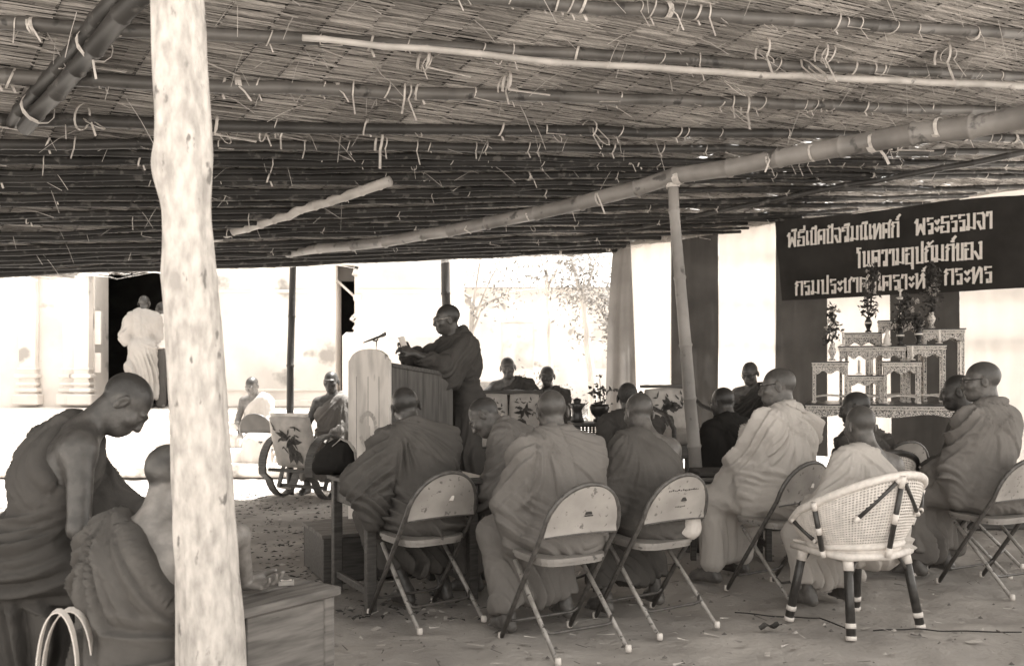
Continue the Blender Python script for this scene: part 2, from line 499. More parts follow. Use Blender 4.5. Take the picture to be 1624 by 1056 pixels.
def vnormals(V, Q):
    n = np.cross(V[Q[:, 2]] - V[Q[:, 0]], V[Q[:, 3]] - V[Q[:, 1]])
    N = np.zeros_like(V)
    for c in range(4):
        for a in range(3): N[:, a] += np.bincount(Q[:, c], n[:, a], len(V))
    return N / (np.linalg.norm(N, axis=1, keepdims=True) + 1e-9)

v3 = lambda *a: np.array(a, float)
def rot(axis, deg):
    return np.array(Matrix.Rotation(R(deg), 3, axis))
def unit(a): return a / (np.linalg.norm(a) + 1e-9)
def ik(S, W, l1, l2, pole):
    d = W - S; L = np.linalg.norm(d)
    if L > (l1 + l2) * .995: W = S + d / L * (l1 + l2) * .995; d = W - S; L = np.linalg.norm(d)
    u = d / L; a = (l1 * l1 - l2 * l2 + L * L) / (2 * L); hgt = math.sqrt(max(l1 * l1 - a * a, 0))
    p = pole - u * (pole @ u); p = unit(p)
    return S + u * a + p * hgt, W

def hand_field(F_, W, d, n, side, curl, sc=1.0, grip=None):
    """palm, four unequal bent fingers and a thumb; d points along the hand, n out of the palm"""
    d = unit(d); n = unit(n - d * (n @ d)); x = np.cross(d, n)          # x: towards the thumb
    if side > 0: x = -x
    if grip is not None: x = x * grip
    k = .012
    lens = [.074, .082, .076, .060]; off = [.028, .009, -.010, -.028]; mc = [.088, .090, .085, .077]; rad = [.0090, .0092, .0088, .0078]
    for i in range(4):
        a = W + x * off[i] * .55 * sc; b = W + (d * mc[i] + x * off[i]) * sc
        F_.cap(a, b, .0155 * sc, .0120 * sc, k)
        p = b; ang = 0.0; dirn = d + x * off[i] * 1.2
        for j, fr in enumerate((.46, .31, .23)):
            ang += curl * (32, 46, 34)[j] * (1 + .10 * i)
            q = p + (unit(dirn) * math.cos(R(ang)) + n * math.sin(R(ang))) * lens[i] * fr * sc
            F_.cap(p, q, rad[i] * sc * (1 - .08 * j), rad[i] * sc * (.92 - .10 * j), .004)
            p = q
    a = W + (d * .022 + x * .020 + n * .006) * sc
    b = W + (d * .052 + x * .046 + n * .016) * sc
    c = b + (d * .030 + x * (.016 - .022 * curl) + n * (.006 + .016 * curl)) * sc
    e = c + (d * .024 + x * (.004 - .020 * curl) + n * (.004 + .010 * curl)) * sc
    F_.cap(a, b, .0165 * sc, .0130 * sc, .012); F_.cap(b, c, .0112 * sc, .0100 * sc, .004); F_.cap(c, e, .0100 * sc, .0080 * sc, .003)

GROUP = 'monks gathered under the thatched shelter'
def person(label, loc, yaw, z0=0.0, pose='sit', seat=.45, lean=8, side=0, curve=12, twist=0, head=(0, 0, 0), hands=None, poles=None,
           robe='one', cloth='robe', skin='skin', hair='hair', sc=1.0, girth=1.0, hb=.011, hr=.0085, hh=.0055, hhand=.0045,
           knees=None, feet=None, hem=.16, folds=1.0, curl=(.35, .35), palms=None, glasses=None, seed=0, group=GROUP, name='person', drop=.0,
           handbox=True, feetbox=False, thick_hair=False, cut_=(0, 0), skirt=False, trouser=None):
    root = thing(name, label, 'person', (loc[0], loc[1], z0), R(yaw), group)
    rng = random.Random(seed * 17 + 3)
    if pose == 'sit': P = v3(0, 0, seat + .095)
    else: P = v3(0, 0, .93 * sc)
    R1 = rot('Y', side) @ rot('X', -lean)
    R2 = rot('Z', twist) @ rot('Y', side * 1.2) @ rot('X', -(lean + curve))
    u = sc
    C = P + R1 @ v3(0, 0, .26) * u
    def T(x, y, z): return C + R2 @ v3(x, y, z - .26) * u                 # torso frame
    N_ = T(0, -.005, .505)
    S = {+1: T(.178, 0, .425), -1: T(-.178, 0, .425)}
    RH = R2 @ rot('Z', head[0]) @ rot('X', -head[1] + lean * .6 + curve * .6) @ rot('Y', head[2])
    H = N_ + (R2 @ v3(0, .012, .055) + RH @ v3(0, .018, .105)) * u
    def HP(x, y, z): return H + RH @ v3(x, y, z) * u
    # legs
    hips = {s: P + v3(.095 * s, .0, -.02) * u for s in (1, -1)}
    if pose == 'sit':
        kn = knees or {1: (.17, .43, seat + .06), -1: (-.17, .43, seat + .06)}
        ft = feet or {1: (.15, .40), -1: (-.15, .40)}
        kn = {s: v3(*kn[s]) for s in kn}
        an = {s: v3(ft[s][0], ft[s][1], .085) for s in ft}
    else:
        ft = feet or {1: (.10, .03), -1: (-.10, -.03)}
        an = {s: v3(ft[s][0], ft[s][1], .085) for s in ft}
        kn = {s: (hips[s] + an[s]) / 2 + v3(0, .03, 0) for s in (1, -1)}
        if knees: kn = {s: v3(*knees[s]) for s in knees}
    # arms
    hd = hands or {1: (.10, .34, seat + .17), -1: (-.10, .34, seat + .17)}
    if pose == 'stand' and hands is None: hd = {1: (.27, .06, .80), -1: (-.27, .06, .80)}
    pl = poles or {1: (.7, -.6, -.7), -1: (-.7, -.6, -.7)}
    EL, WR = {}, {}
    for s in (1, -1):
        EL[s], WR[s] = ik(S[s], v3(*hd[s]), .285 * u, .25 * u, v3(*pl[s]))
    B = Field()
    g = girth
    def torso(Fd, add, k):
        Fd.ell(P + R1 @ v3(0, -.01, .01) * u, (.165 * u * g + add, .125 * u * g + add, .125 * u + add), k, R1)
        Fd.ell(P + R1 @ v3(0, .008, .15) * u, (.145 * u * g + add, .110 * u * g + add, .15 * u + add), k, R1)
        Fd.ell(T(0, 0, .31), (.160 * u * g + add, .115 * u * g + add, .17 * u + add), k, R2)
        Fd.cap(T(.145, -.005, .415), T(-.145, -.005, .415), .064 * u + add, None, k)
        for s in (1, -1):
            Fd.cap(T(.02 * s, -.015, .485), T(.15 * s, -.01, .440), .050 * u + add, .052 * u + add, k)
    torso(B, 0, .05)
    for s in (1, -1):
        B.cap(S[s], EL[s], .052 * u, .041 * u, .04); B.cap(EL[s], WR[s], .041 * u, .027 * u, .02)
        B.cap(hips[s], kn[s], .088 * u, .058 * u, .05); B.cap(kn[s], (kn[s] * .55 + an[s] * .45) + v3(0, -.012, 0), .056 * u, .054 * u, .03)
        B.cap((kn[s] * .55 + an[s] * .45) + v3(0, -.012, 0), an[s], .053 * u, .036 * u, .03)
        a = an[s]; fd = unit(v3(.18 * s, 1, 0))
        B.cap(a + v3(0, -.03, -.045) * u, a + fd * .10 * u + v3(0, 0, -.045) * u, .034 * u, .033 * u, .03)
        B.cap(a, a + fd * .13 * u + v3(0, 0, -.052) * u, .034 * u, .026 * u, .03)
        fx = unit(np.cross(fd, v3(0, 0, 1))) * s
        for q in range(5):
            o = (-.030 + .016 * q)
            st = a + fd * (.135 - .004 * q) * u + fx * o * u + v3(0, 0, -.064) * u
            B.cap(st, st + fd * (.045 - .005 * q) * u + v3(0, 0, -.004), (.013 if q == 0 else .009) * u, (.011 if q == 0 else .0075) * u, .008)
    # head
    B.cap(N_ + R2 @ v3(0, -.012, -.04) * u, HP(0, -.028, -.055), .060 * u, .053 * u, .035)
    B.ell(HP(0, -.014, .032), (.077 * u, .096 * u, .086 * u), .02, RH)
    B.ell(HP(0, .030, -.030), (.062 * u, .068 * u, .082 * u), .03, RH)
    B.ell(HP(0, .052, -.088), (.040 * u, .038 * u, .030 * u), .03, RH)
    for s in (1, -1):
        B.ell(HP(.042 * s, .058, -.026), (.026 * u, .026 * u, .024 * u), .02, RH)
        B.ell(HP(.032 * s, .102, .000), (.017 * u, .014 * u, .012 * u), .012, RH, True)
        B.ell(HP(.031 * s, .081, -.001), (.0135 * u,) * 3, .004, RH)
        B.cap(HP(.012 * s, .094, .021), HP(.050 * s, .080, .020), .0095 * u, .008 * u, .012)
        RE = RH @ rot('Z', 20 * s) @ rot('X', -8)
        B.ell(HP(.083 * s, -.012, -.008), (.009 * u, .021 * u, .036 * u), .006, RE)
        B.ell(HP(.092 * s, -.006, -.004), (.006 * u, .010 * u, .019 * u), .004, RE, True)
        B.ell(HP(.014 * s, .100, -.036), (.010 * u,) * 3, .008, RH)
    B.cap(HP(0, .092, .014), HP(0, .107, -.032), .0085 * u, .0135 * u, .012)
    B.cap(HP(-.020, .092, -.060), HP(.020, .092, -.060), .0075 * u, None, .008)
    B.cap(HP(-.017, .092, -.072), HP(.017, .092, -.072), .008 * u, None, .006)
    HF = Field()
    boxes = [(H - .165 * u, H + .165 * u, hh)]
    boxes[0] = (np.minimum(H - .13 * u, H - .13 * u), H + .16 * u, hh)
    pal = palms or {1: (-.3, 0, -1), -1: (.3, 0, -1)}
    for i, s in enumerate((1, -1)):
        dv = WR[s] - EL[s]
        n = v3(*pal[s][:3]) ; 
        dd = unit(dv) if len(pal[s]) < 6 else v3(*pal[s][3:6])
        hand_field(B, WR[s], dd, n, s, curl[i], u * .98)
        if handbox:
            cc = WR[s] + unit(dd) * .085 * u
            boxes.append((cc - .105 * u, cc + .105 * u, hhand))
        if feetbox:
            cc = an[s] + v3(.02 * s, .07, -.03); boxes.append((cc - v3(.10, .17, .065), cc + v3(.10, .17, .10), .0055))
    lo = np.minimum.reduce([P - .25, *[kn[s] - .12 for s in kn], *[an[s] - .16 for s in an], *[WR[s] - .25 for s in WR], *[S[s] - .1 for s in S], *[EL[s] - .1 for s in EL], H - .2])
    hi = np.maximum.reduce([P + .25, *[kn[s] + .12 for s in kn], *[an[s] + .24 for s in an], *[WR[s] + .25 for s in WR], *[S[s] + .1 for s in S], *[EL[s] + .1 for s in EL], H + .2])
    lo[2] = min(lo[2], 0)
    D, ax = B.eval(lo, hi, hb)
    V, Q = nets(D, ax, hb)
    Vs, Qs = [], []
    cen = V[Q].mean(1)
    keep = np.ones(len(Q), bool)
    for (bl, bh, _h) in boxes:
        keep &= ~np.all((cen > bl + hb * .9) & (cen < bh - hb * .9), axis=1)
    Q = Q[keep]
    used, inv = np.unique(Q, return_inverse=True)
    Vs.append(V[used]); Qs.append(inv.reshape(-1, 4)); off = len(used)
    done = []
    for (bl, bh, h_) in boxes:
        D, ax = B.eval(bl, bh, h_); v, q = nets(D, ax, h_)
        if not len(q): continue
        c = v[q].mean(1); kp = np.ones(len(q), bool)
        for (dl, dh) in done: kp &= ~np.all((c > dl + h_) & (c < dh - h_), axis=1)
        done.append((bl, bh))
        q = q[kp]; us, iv = np.unique(q, return_inverse=True)
        Vs.append(v[us]); Qs.append(iv.reshape(-1, 4) + off); off += len(us)
    VA = np.concatenate(Vs)
    me = mesh_np('body', VA, np.concatenate(Qs), skin_mat(skin, hair))
    hl = (VA - H) @ RH / u
    line = .002 + .60 * hl[:, 1] + .20 * np.abs(hl[:, 0]) * smst(.0, .05, hl[:, 1]) + .03 * smst(.03, .08, np.abs(hl[:, 0])) * smst(.06, .02, hl[:, 1]) * (hl[:, 1] > -.05)
    line = np.where(hl[:, 1] < -.02, np.maximum(line, -.072), line)
    line = line + (vnoise(hl * 60, seed) - .5) * .012
    sb = smst(-.012, .016, hl[:, 2] - line) * (np.linalg.norm(hl, axis=1) < .16) * smst(.084, .079, np.abs(hl[:, 0]))
    sb = sb * (.80 + .35 * (vnoise(hl * 22, seed + 2) - .5))
    at_ = me.attributes.new('stubble', 'FLOAT', 'POINT'); at_.data.foreach_set('value', np.clip(sb, 0, 1).astype(f32))
    link(bpy.data.objects.new('body', me), root)
    # cropped hair: a skin-tight cap above the hairline
    HF.ell(HP(0, -.014, .032), (.0795 * u, .0985 * u, .0885 * u), .02, RH)
    HF.ell(HP(0, -.046, -.030), (.054 * u, .040 * u, .050 * u), .03, RH)
    D, ax = HF.eval(H - .13 * u, H + .14 * u, hh)
    g3 = np.stack(np.meshgrid(*ax, indexing='ij'), -1) - H
    loc_ = g3 @ RH / u
    line = .004 + .62 * loc_[..., 1] + .05 * np.abs(loc_[..., 0]) * 4 * (loc_[..., 1] > .03)
    line = np.where(loc_[..., 1] < -.02, np.maximum(line, -.070 + 6 * loc_[..., 0] ** 2), line)
    D = np.maximum(D, line - loc_[..., 2])
    v, q = nets(D.astype(f32), ax, hh)
    if thick_hair: link(bpy.data.objects.new('hair', mesh_np('hair', v, q, M['hair'])), root)
    # ---------------------------------------------------------------- robe
    Rb = Field()
    torso(Rb, .013, .05)
    if pose == 'sit':
        Rb.ell(P + v3(0, -.01, -.03), (.190 * g, .150 * g, .105), .06)
        if skirt: Rb.cap(P + v3(0, -.0, -.08), v3(0, .06, .20), .155, .15, .08)
        for s in (1, -1):
            Rb.cap(hips[s], kn[s], .102, .074, .06)
            low = kn[s] * .12 + an[s] * .88; low[2] = max(low[2], .10)
            Rb.cap(kn[s], low, .080, .076, .06)
        km = (kn[1] + kn[-1]) / 2; am = (an[1] + an[-1]) / 2
        wk = max(.05, abs(kn[1][0] - kn[-1][0]) / 2 - .05)
        for t in (-.6, 0, .6):
            a = km + v3(wk * t, -.05, -.045); Rb.cap(P + v3(.1 * t, .08, -.02), a, .070, .05, .05)
            b = am * .8 + km * .2 + v3(wk * t * .8, -.02, 0); b[2] = .17
            Rb.cap(a, b, .062, .058, .06)
    else:
        for s in (1, -1):
            Rb.cap(hips[s], kn[s], .115, .10, .08); lw = an[s].copy(); lw[2] = .10
            Rb.cap(kn[s], lw, .10, .10, .08)
        Rb.cap(P - v3(0, 0, .1), (an[1] + an[-1]) / 2 + v3(0, 0, .1), .12, .11, .08)
    # the drape over the left shoulder and arm (both, when both are covered)
    sides = (-1, 1) if robe == 'both' else (-1,)
    for s in sides:
        Rb.cap(T(.05 * s, -.02, .470), S[s], .064, .064, .04)
        Rb.cap(S[s], EL[s], .066, .066, .05)
        e2 = EL[s] * .25 + WR[s] * .75
        Rb.cap(EL[s], e2, .064, .052, .05)
        hang = (P + v3(.16 * s, .08, .02))
        mid = EL[s] * .6 + hang * .4 - v3(0, 0, drop)
        Rb.cap(EL[s] - v3(0, 0, .03), mid, .055, .05, .06); Rb.cap(e2 - v3(0, 0, .03), mid, .04, .05, .06)
        Rb.cap(T(.17 * s, .0, .36), mid, .07, .06, .07)
        if drop: Rb.cap(mid, v3(mid[0], mid[1], max(.35, mid[2] - drop * 2)), .06, .05, .06)
    if robe == 'both':                                     # cloth bunched round the neck
        ring = [T(.078 * math.cos(t), .078 * math.sin(t) * .9 - .006, .492 + .014 * math.sin(t * 3 + seed) - .035 * math.sin(t)) for t in np.linspace(0, 2 * math.pi, 15)]
        for a, b_ in zip(ring[:-1], ring[1:]): Rb.cap(a, b_, .020 * u, None, .012)
    D, ax = Rb.eval(lo - .09, hi + .09, hr)
    G = np.stack(np.meshgrid(*[a.astype(f32) for a in ax], indexing='ij'), -1)
    q = (G - C.astype(f32)) @ R2.astype(f32) / u; q[..., 2] += .26              # torso coordinates
    # neckline
    nk = unit(v3(0, .22, 1)).astype(f32)
    neck = q[..., 1] * nk[1] + (q[..., 2] - (.530 if robe == 'both' else .522)) * nk[2]
    roundneck = .060 - np.sqrt(q[..., 0] ** 2 + (q[..., 1] - .01) ** 2 + ((q[..., 2] - .55)) ** 2 * .8)
    cut = np.maximum(neck, roundneck)
    if robe == 'one':
        a = v3(-.055 + cut_[0], 0, .50); b = v3(.20, 0, .285 + cut_[1])
        dn = unit(v3(-(b - a)[2], 0, (b - a)[0])); dn = dn if dn[0] > 0 else -dn
        pl_ = (q[..., 0] - a[0]) * dn[0] + (q[..., 2] - a[2]) * dn[2]
        pl_ = pl_ + .25 * np.clip(q[..., 0] - .06, 0, 1) * (q[..., 2] > .2)
        near = np.where((q[..., 2] > .1), pl_, -1)
        near = np.where(np.abs(q[..., 1]) < .30, near, -1)
        cut = np.maximum(cut, near)
    D = np.maximum(D, cut.astype(f32) * u)
    # rolled hem where the cloth crosses the chest and the back
    zz = G[..., 2]
    D = np.maximum(D, (hem + .02 * np.sin(G[..., 0] * 19 + seed) - zz).astype(f32))
    V, Q = nets(D.astype(f32), ax, hr)
    # folds: pleats that fan from the left shoulder, curves round the seat, hanging pleats over the shins
    for it in range(1):
        Nn = vnormals(V, Q)
        qv = (V - C) @ R2 / u; qv[:, 2] += .26
        ax_ = -.15 if robe == 'one' else -.12 + .05 * math.sin(seed * 2.3)
        dx = qv[:, 0] - ax_; dz = qv[:, 2] - .52
        ang = np.arctan2(dx, -dz + .02); dist = np.sqrt(dx * dx + dz * dz)
        sgn = np.sign(qv[:, 1] + .0)
        wob = vnoise(np.stack([qv[:, 0] * 5, qv[:, 1] * 5, qv[:, 2] * 5], 1) + seed * 3.1, seed)
        wob = .35 * wob + 1.5 * (vnoise(np.stack([qv[:, 0] * 2.1, qv[:, 1] * 2.1, qv[:, 2] * 2.1], 1) + seed * 1.7, seed + 41) - .5)
        big = vnoise(np.stack([qv[:, 0] * 3.2, qv[:, 1] * 2.5, qv[:, 2] * 3.2], 1) + seed * 5.7, seed + 9)
        big2 = vnoise(np.stack([V[:, 0] * 6, V[:, 1] * 6, V[:, 2] * 6], 1) + seed * 2.7, seed + 19)
        calm = smst(.28, .62, big)                                   # stretches of smooth cloth between the folds
        fan = (.55 * pleat(ang * 7.0 + wob * 1.4 + sgn * .37 + dist * .7 + seed * .31) * smst(.04, .14, dist) + .35 * pleat(ang * 3.1 + wob * 1.2 + seed * .5)) * (.15 + calm) + .12 * ridged(np.stack([ang * 9 + wob * 1.5 + sgn * 13, dist * 2.6 + wob, sgn * 3.3 + seed], 1), seed + 1)
        arm_w = smst(.17, .24, -qv[:, 0]) if robe == 'one' else smst(.17, .24, np.abs(qv[:, 0]))
        armf = .6 * pleat((V[:, 1] * .9 + V[:, 2] * 1.0 + np.abs(V[:, 0]) * .5) * 15 + wob * 2.2) * (.15 + calm) + .14 * ridged(np.stack([V[:, 0] * 9, V[:, 1] * 24 + V[:, 2] * 8, V[:, 2] * 18], 1) + wob[:, None] * 1.6, seed + 2)
        waist = .6 * pleat((V[:, 2] * 1.0 + V[:, 0] * .5 - np.abs(V[:, 0]) * .45) * 17 + wob * 3.0 + seed * .2) * (.1 + calm) + .14 * ridged(np.stack([V[:, 0] * 6 + 2 * wob, V[:, 1] * 6, V[:, 2] * 26 + V[:, 0] * 11 + wob * 2.2], 1), seed + 3)
        legf = .6 * pleat((V[:, 0] + V[:, 1] * .6) * 15 + wob * 1.8 + V[:, 2] * 1.1) * (.25 + calm) + .15 * ridged(np.stack([V[:, 0] * 20 + wob, V[:, 1] * 20, V[:, 2] * 3.2 + wob], 1), seed + 4)
        thigh = .6 * pleat((V[:, 0] * .9 + V[:, 1] * .55 + V[:, 2] * .5) * 15 + wob * 2.4) * (.15 + calm) + .14 * ridged(np.stack([V[:, 0] * 18 + wob, V[:, 1] * 8 + wob * 2, V[:, 2] * 14], 1), seed + 6)
        wt = smst(.10, .24, qv[:, 2]); 
        base = fan * (1 - arm_w) + armf * arm_w
        if pose == 'sit':
            isleg = smst(seat - .02, seat - .10, V[:, 2]); isth = smst(.12, .22, V[:, 1]) * (1 - isleg)
            lowf = waist * (1 - isth) + thigh * isth
            lowf = lowf * (1 - isleg) + legf * isleg
        else:
            isleg = smst(.95, .72, V[:, 2]); lowf = waist * (1 - isleg) + legf * isleg
        f = base * wt + lowf * (1 - wt)
        fine = ridged(V * np.array([34, 34, 30.]) + wob[:, None] * 2, seed + 8)
        back = smst(.02, -.03, qv[:, 1]) * wt
        bx = qv[:, 0] + .085 - .22 * (.5 - qv[:, 2]) * .5 + .012 * (wob - .5)
        band = smst(-.058, -.050, bx) * smst(.058, .050, bx)                     # folded outer robe hanging from the left shoulder
        dg = qv[:, 0] * .62 + (qv[:, 2] - .30) * .78 + .02 * (wob - .5) + .03 * math.sin(seed)
        lay = smst(.006, -.004, dg)                                             # lower edge of the upper layer, running across the back
        step = (band * (.017 if seed % 3 != 2 else .004) + (1 - lay) * .014) * back
        front = smst(-.02, .03, qv[:, 1]) * wt
        step = step + front * .014 * smst(-.004, .006, qv[:, 0] * .75 + (qv[:, 2] - .33) * .66 + .02 * (wob - .5))
        amp = .072 * folds * (.7 + .5 * smst(.3, .7, vnoise(V * 2.3 + seed, seed + 31))) * (1 - .5 * smst(.40, .48, qv[:, 2]) * (1 - arm_w))
        V = V + Nn * ((f - .14) * amp + (fine - .4) * .0025 * folds * (.4 + big2) + step * folds)[:, None]
    V[:, 2] = np.maximum(V[:, 2], .012)
    link(bpy.data.objects.new('robe', mesh_np('robe', V, Q, M[cloth])), root)
    if glasses:
        mb = MB()
        rimm = 0
        for s in (1, -1):
            c_ = [HP(.033 * s + .024 * math.cos(t), .112 - .012 * abs(math.cos(t) * .5 + .5 * s * math.cos(t)), .004 + .018 * math.sin(t)) for t in np.linspace(0, 2 * math.pi, 14)[:-1]]
            mb.tube(c_, .0024, 5, 0, closed=True)
            mb.tube([HP(.056 * s, .104, .008), HP(.080 * s, .05, .010), HP(.084 * s, -.005, .012)], .0024, 5, 0)
        mb.tube([HP(-.010, .113, .008), HP(.010, .113, .008)], .002, 5, 0)
        mb.build('spectacles', M[glasses], root)
    return root, dict(H=H, HP=HP, T=T, S=S, EL=EL, WR=WR, P=P, kn=kn, an=an)
# ================================================================== ground
def axis(lo, hi, step, far):
    core = list(np.arange(lo, hi + 1e-6, step)); out = []
    d = step * 2; x = hi
    while x < far: x += d; out.append(x); d *= 1.5
    neg = []; d = step * 2; x = lo
    while x > -far: x -= d; neg.append(x); d *= 1.5
    return np.array(neg[::-1] + core + out)
def ground():
    xs = axis(-5.5, 5.5, .05, 600); ys = axis(2.5, 13, .05, 600)
    X, Y = np.meshgrid(xs, ys, indexing='ij')
    P = np.stack([X.ravel(), Y.ravel(), np.zeros(X.size)], 1)
    z = (vnoise(P * np.array([1.3, 1.3, 1]), 1) - .5) * .03 + (vnoise(P * 5.5, 2) - .5) * .030 + (vnoise(P * 13., 3) - .5) * .016
    inside = smst(5.4, 4.6, np.abs(P[:, 0])) * smst(2.5, 3.2, P[:, 1]) * smst(13, 12, P[:, 1])
    P[:, 2] = z * inside - .016
    nx, ny = len(xs), len(ys)
    i, j = np.meshgrid(np.arange(nx - 1), np.arange(ny - 1), indexing='ij')
    a = (i * ny + j).ravel()
    Q = np.stack([a, a + ny, a + ny + 1, a + 1], 1)
    m = mat('beaten_earth', .26, .44, 1.6, rough=.97, detail=10, bump=.7, bscale=36, contrast=(.3, .68), spots=(.64, .28, 14), spec=.15)
    o = link(bpy.data.objects.new('ground', mesh_np('ground', P, Q, m)))
    o['kind'] = 'structure'
ground()
def litter():
    rng = random.Random(5); mb = MB()
    for _ in range(2600):
        Y = rng.uniform(3.6, 11.5); x = rng.uniform(-.62, .62) * Y; k = rng.random()
        a = rng.uniform(0, 6.28); c, s_ = math.cos(a), math.sin(a)
        if k < .45:                                  # pebbles and clods
            r = rng.choice((.003, .004, .006, .010)) * rng.uniform(.7, 1.3)
            vs = [(x + r * 1.3 * c, Y + r * s_, .0), (x - r * s_, Y + r * c, .0), (x - r * 1.2 * c, Y - r * s_, .0), (x + r * s_, Y - r * c, .0), (x, Y, r * 1.1)]
            mb.add(vs, [(0, 1, 4), (1, 2, 4), (2, 3, 4), (3, 0, 4)], 0, True)
        else:                                        # bits of straw and dry leaf
            L = rng.uniform(.008, .05) * (1 if k < .9 else .5); w = rng.uniform(.0015, .005) if k < .85 else rng.uniform(.010, .018)
            z = rng.uniform(.003, .01)
            vs = [(x - L * c - w * s_, Y - L * s_ + w * c, z), (x - L * c + w * s_, Y - L * s_ - w * c, z), (x + L * c + w * s_, Y + L * s_ - w * c, z + rng.uniform(0, .012)), (x + L * c - w * s_, Y + L * s_ + w * c, z + rng.uniform(0, .01))]
            mb.add(vs, [(0, 1, 2, 3)], (0 if k < .62 else 1) if k < .93 else 2)
    o = mb.build('ground_litter', [M['wood_mid'], M['straw'], M['bamboo_pale']])
    o['kind'] = 'stuff'; o['label'] = 'pebbles, straw bits and dry leaves strewn over the beaten earth'
litter()
def leaf_litter():  # fallen leaves, kept dense and dark so their colour stands in for shade
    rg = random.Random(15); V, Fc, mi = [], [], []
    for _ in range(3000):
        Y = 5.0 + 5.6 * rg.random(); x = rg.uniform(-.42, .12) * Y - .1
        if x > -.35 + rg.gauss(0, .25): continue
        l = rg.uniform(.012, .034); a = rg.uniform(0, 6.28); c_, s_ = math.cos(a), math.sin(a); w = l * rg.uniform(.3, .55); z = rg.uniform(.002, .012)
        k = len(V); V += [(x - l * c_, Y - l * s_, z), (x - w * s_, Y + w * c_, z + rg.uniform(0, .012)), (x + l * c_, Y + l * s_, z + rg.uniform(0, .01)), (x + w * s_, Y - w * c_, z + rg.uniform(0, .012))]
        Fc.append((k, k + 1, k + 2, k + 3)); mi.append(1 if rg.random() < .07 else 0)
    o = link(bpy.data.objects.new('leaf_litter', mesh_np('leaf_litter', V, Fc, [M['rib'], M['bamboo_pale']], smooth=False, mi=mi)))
    o['kind'] = 'stuff'; o['label'] = 'dark dead leaves trodden into the ground on the left, packed dark to imitate deeper shade'
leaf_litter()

# ================================================================== thatched roof: a plane that falls away to the far left
ZR = 4.71
def zroof(x, y): return ZR + .162 * x - .172 * y
E2 = Vector((2.39, 1, .215)).normalized()               # along the purlins
D1 = Vector((-.776, 1, -.298)).normalized()             # along the ribs of the thatch
NR = Vector((-.162, .172, 1)).normalized()
EAVE = [(-11, 6.6), (-4.79, 9.25), (-2.39, 10.28), (1.16, 11.78), (3.33, 11.93), (6.15, 12.1), (11, 12.3)]
def eave_y(x): return float(np.interp(x, [e[0] for e in EAVE], [e[1] for e in EAVE]))
def px_of(v): return (v.x / v.y * 1500 + CXP, HOR - (v.z - CAMZ) / v.y * 1500)
roof = thing('thatched_roof', 'large sloping roof of grass thatch tied to bamboo purlins over the gathering', 'roof', (0, 0, 0))

def thatch_panel_mesh(i, L, half):
    rng = random.Random(100 + i); mb = MB()
    sd = Vector((.962, -.272, 0)); pd = Vector((.272, .962, 0))
    n = int(L / .0085)
    for q in range(n):
        y = q * L / n + rng.uniform(-.008, .008)
        w = rng.uniform(.009, .020); ln = rng.uniform(.385, .415) if rng.random() > .06 else rng.uniform(.2, .5)
        th = rng.gauss(0, .02); d = (sd + pd * th).normalized(); p2 = Vector((-d.y, d.x, 0))
        z0 = rng.uniform(-.004, .006); z1 = -rng.uniform(.034, .048); tw = rng.uniform(-.3, .3)
        a = Vector((-.02, y, z0)); b = a + d * ln * .5 + Vector((0, 0, (z1 - z0) * .45)); c = a + d * ln + Vector((0, 0, z1 - z0))
        if rng.random() < .02: c += Vector((0, 0, -rng.uniform(.01, .05))) + pd * rng.uniform(-.05, .05)
        wv = p2 * w * .5 + Vector((0, 0, w * .5 * tw))
        mb.add([a - wv, a + wv, b + wv, b - wv, c + wv * .5, c - wv * .5], [(0, 1, 2, 3), (3, 2, 4, 5)], 0 if rng.random() < .6 else 1)
    mb.box((.085, L / 2, -.010), (.016, L, .012), mi=2)
    return mb.mesh('thatch_panel', [M['straw'], M['straw2'], M['rib']])
PL = 2.0
pan = [thatch_panel_mesh(i, PL + .05, 0) for i in range(6)]
MR = Matrix.Identity(3)
xl = (E2 - D1 * E2.dot(D1)).normalized(); zl = xl.cross(D1)
if zl.z < 0: xl = -xl; zl = xl.cross(D1)
MR = Matrix((xl, D1, zl)).transposed()
O_ = Vector((0, 0, ZR))
rng = random.Random(11); npan = 0
for k in range(-40, 50):
    a = k * .30
    b = -2.0 + rng.uniform(0, PL)
    while b < 16:
        p = O_ + E2 * a + D1 * b; q = p + D1 * PL; mid = (p + q) / 2
        if p.y > eave_y(p.x): break
        Lc = PL
        while q.y > eave_y(q.x) + .05 and Lc > .2: Lc -= .1; q = p + D1 * Lc
        vis = False
        for t in (0, .5, 1):
            v = p.lerp(q, t)
            if v.y > 4.2:
                u_, w_ = px_of(v)
                if -120 < u_ < 1744 and w_ > -90: vis = True
        if vis:
            o = link(bpy.data.objects.new('thatch_panel', pan[rng.randrange(6)]), roof)
            o.matrix_local = Matrix.Translation(p + NR * rng.uniform(-.006, .006)) @ MR.to_4x4() @ Matrix.Diagonal((1, Lc / PL, 1, 1))
            npan += 1
        b += PL
print('thatch panels', npan)
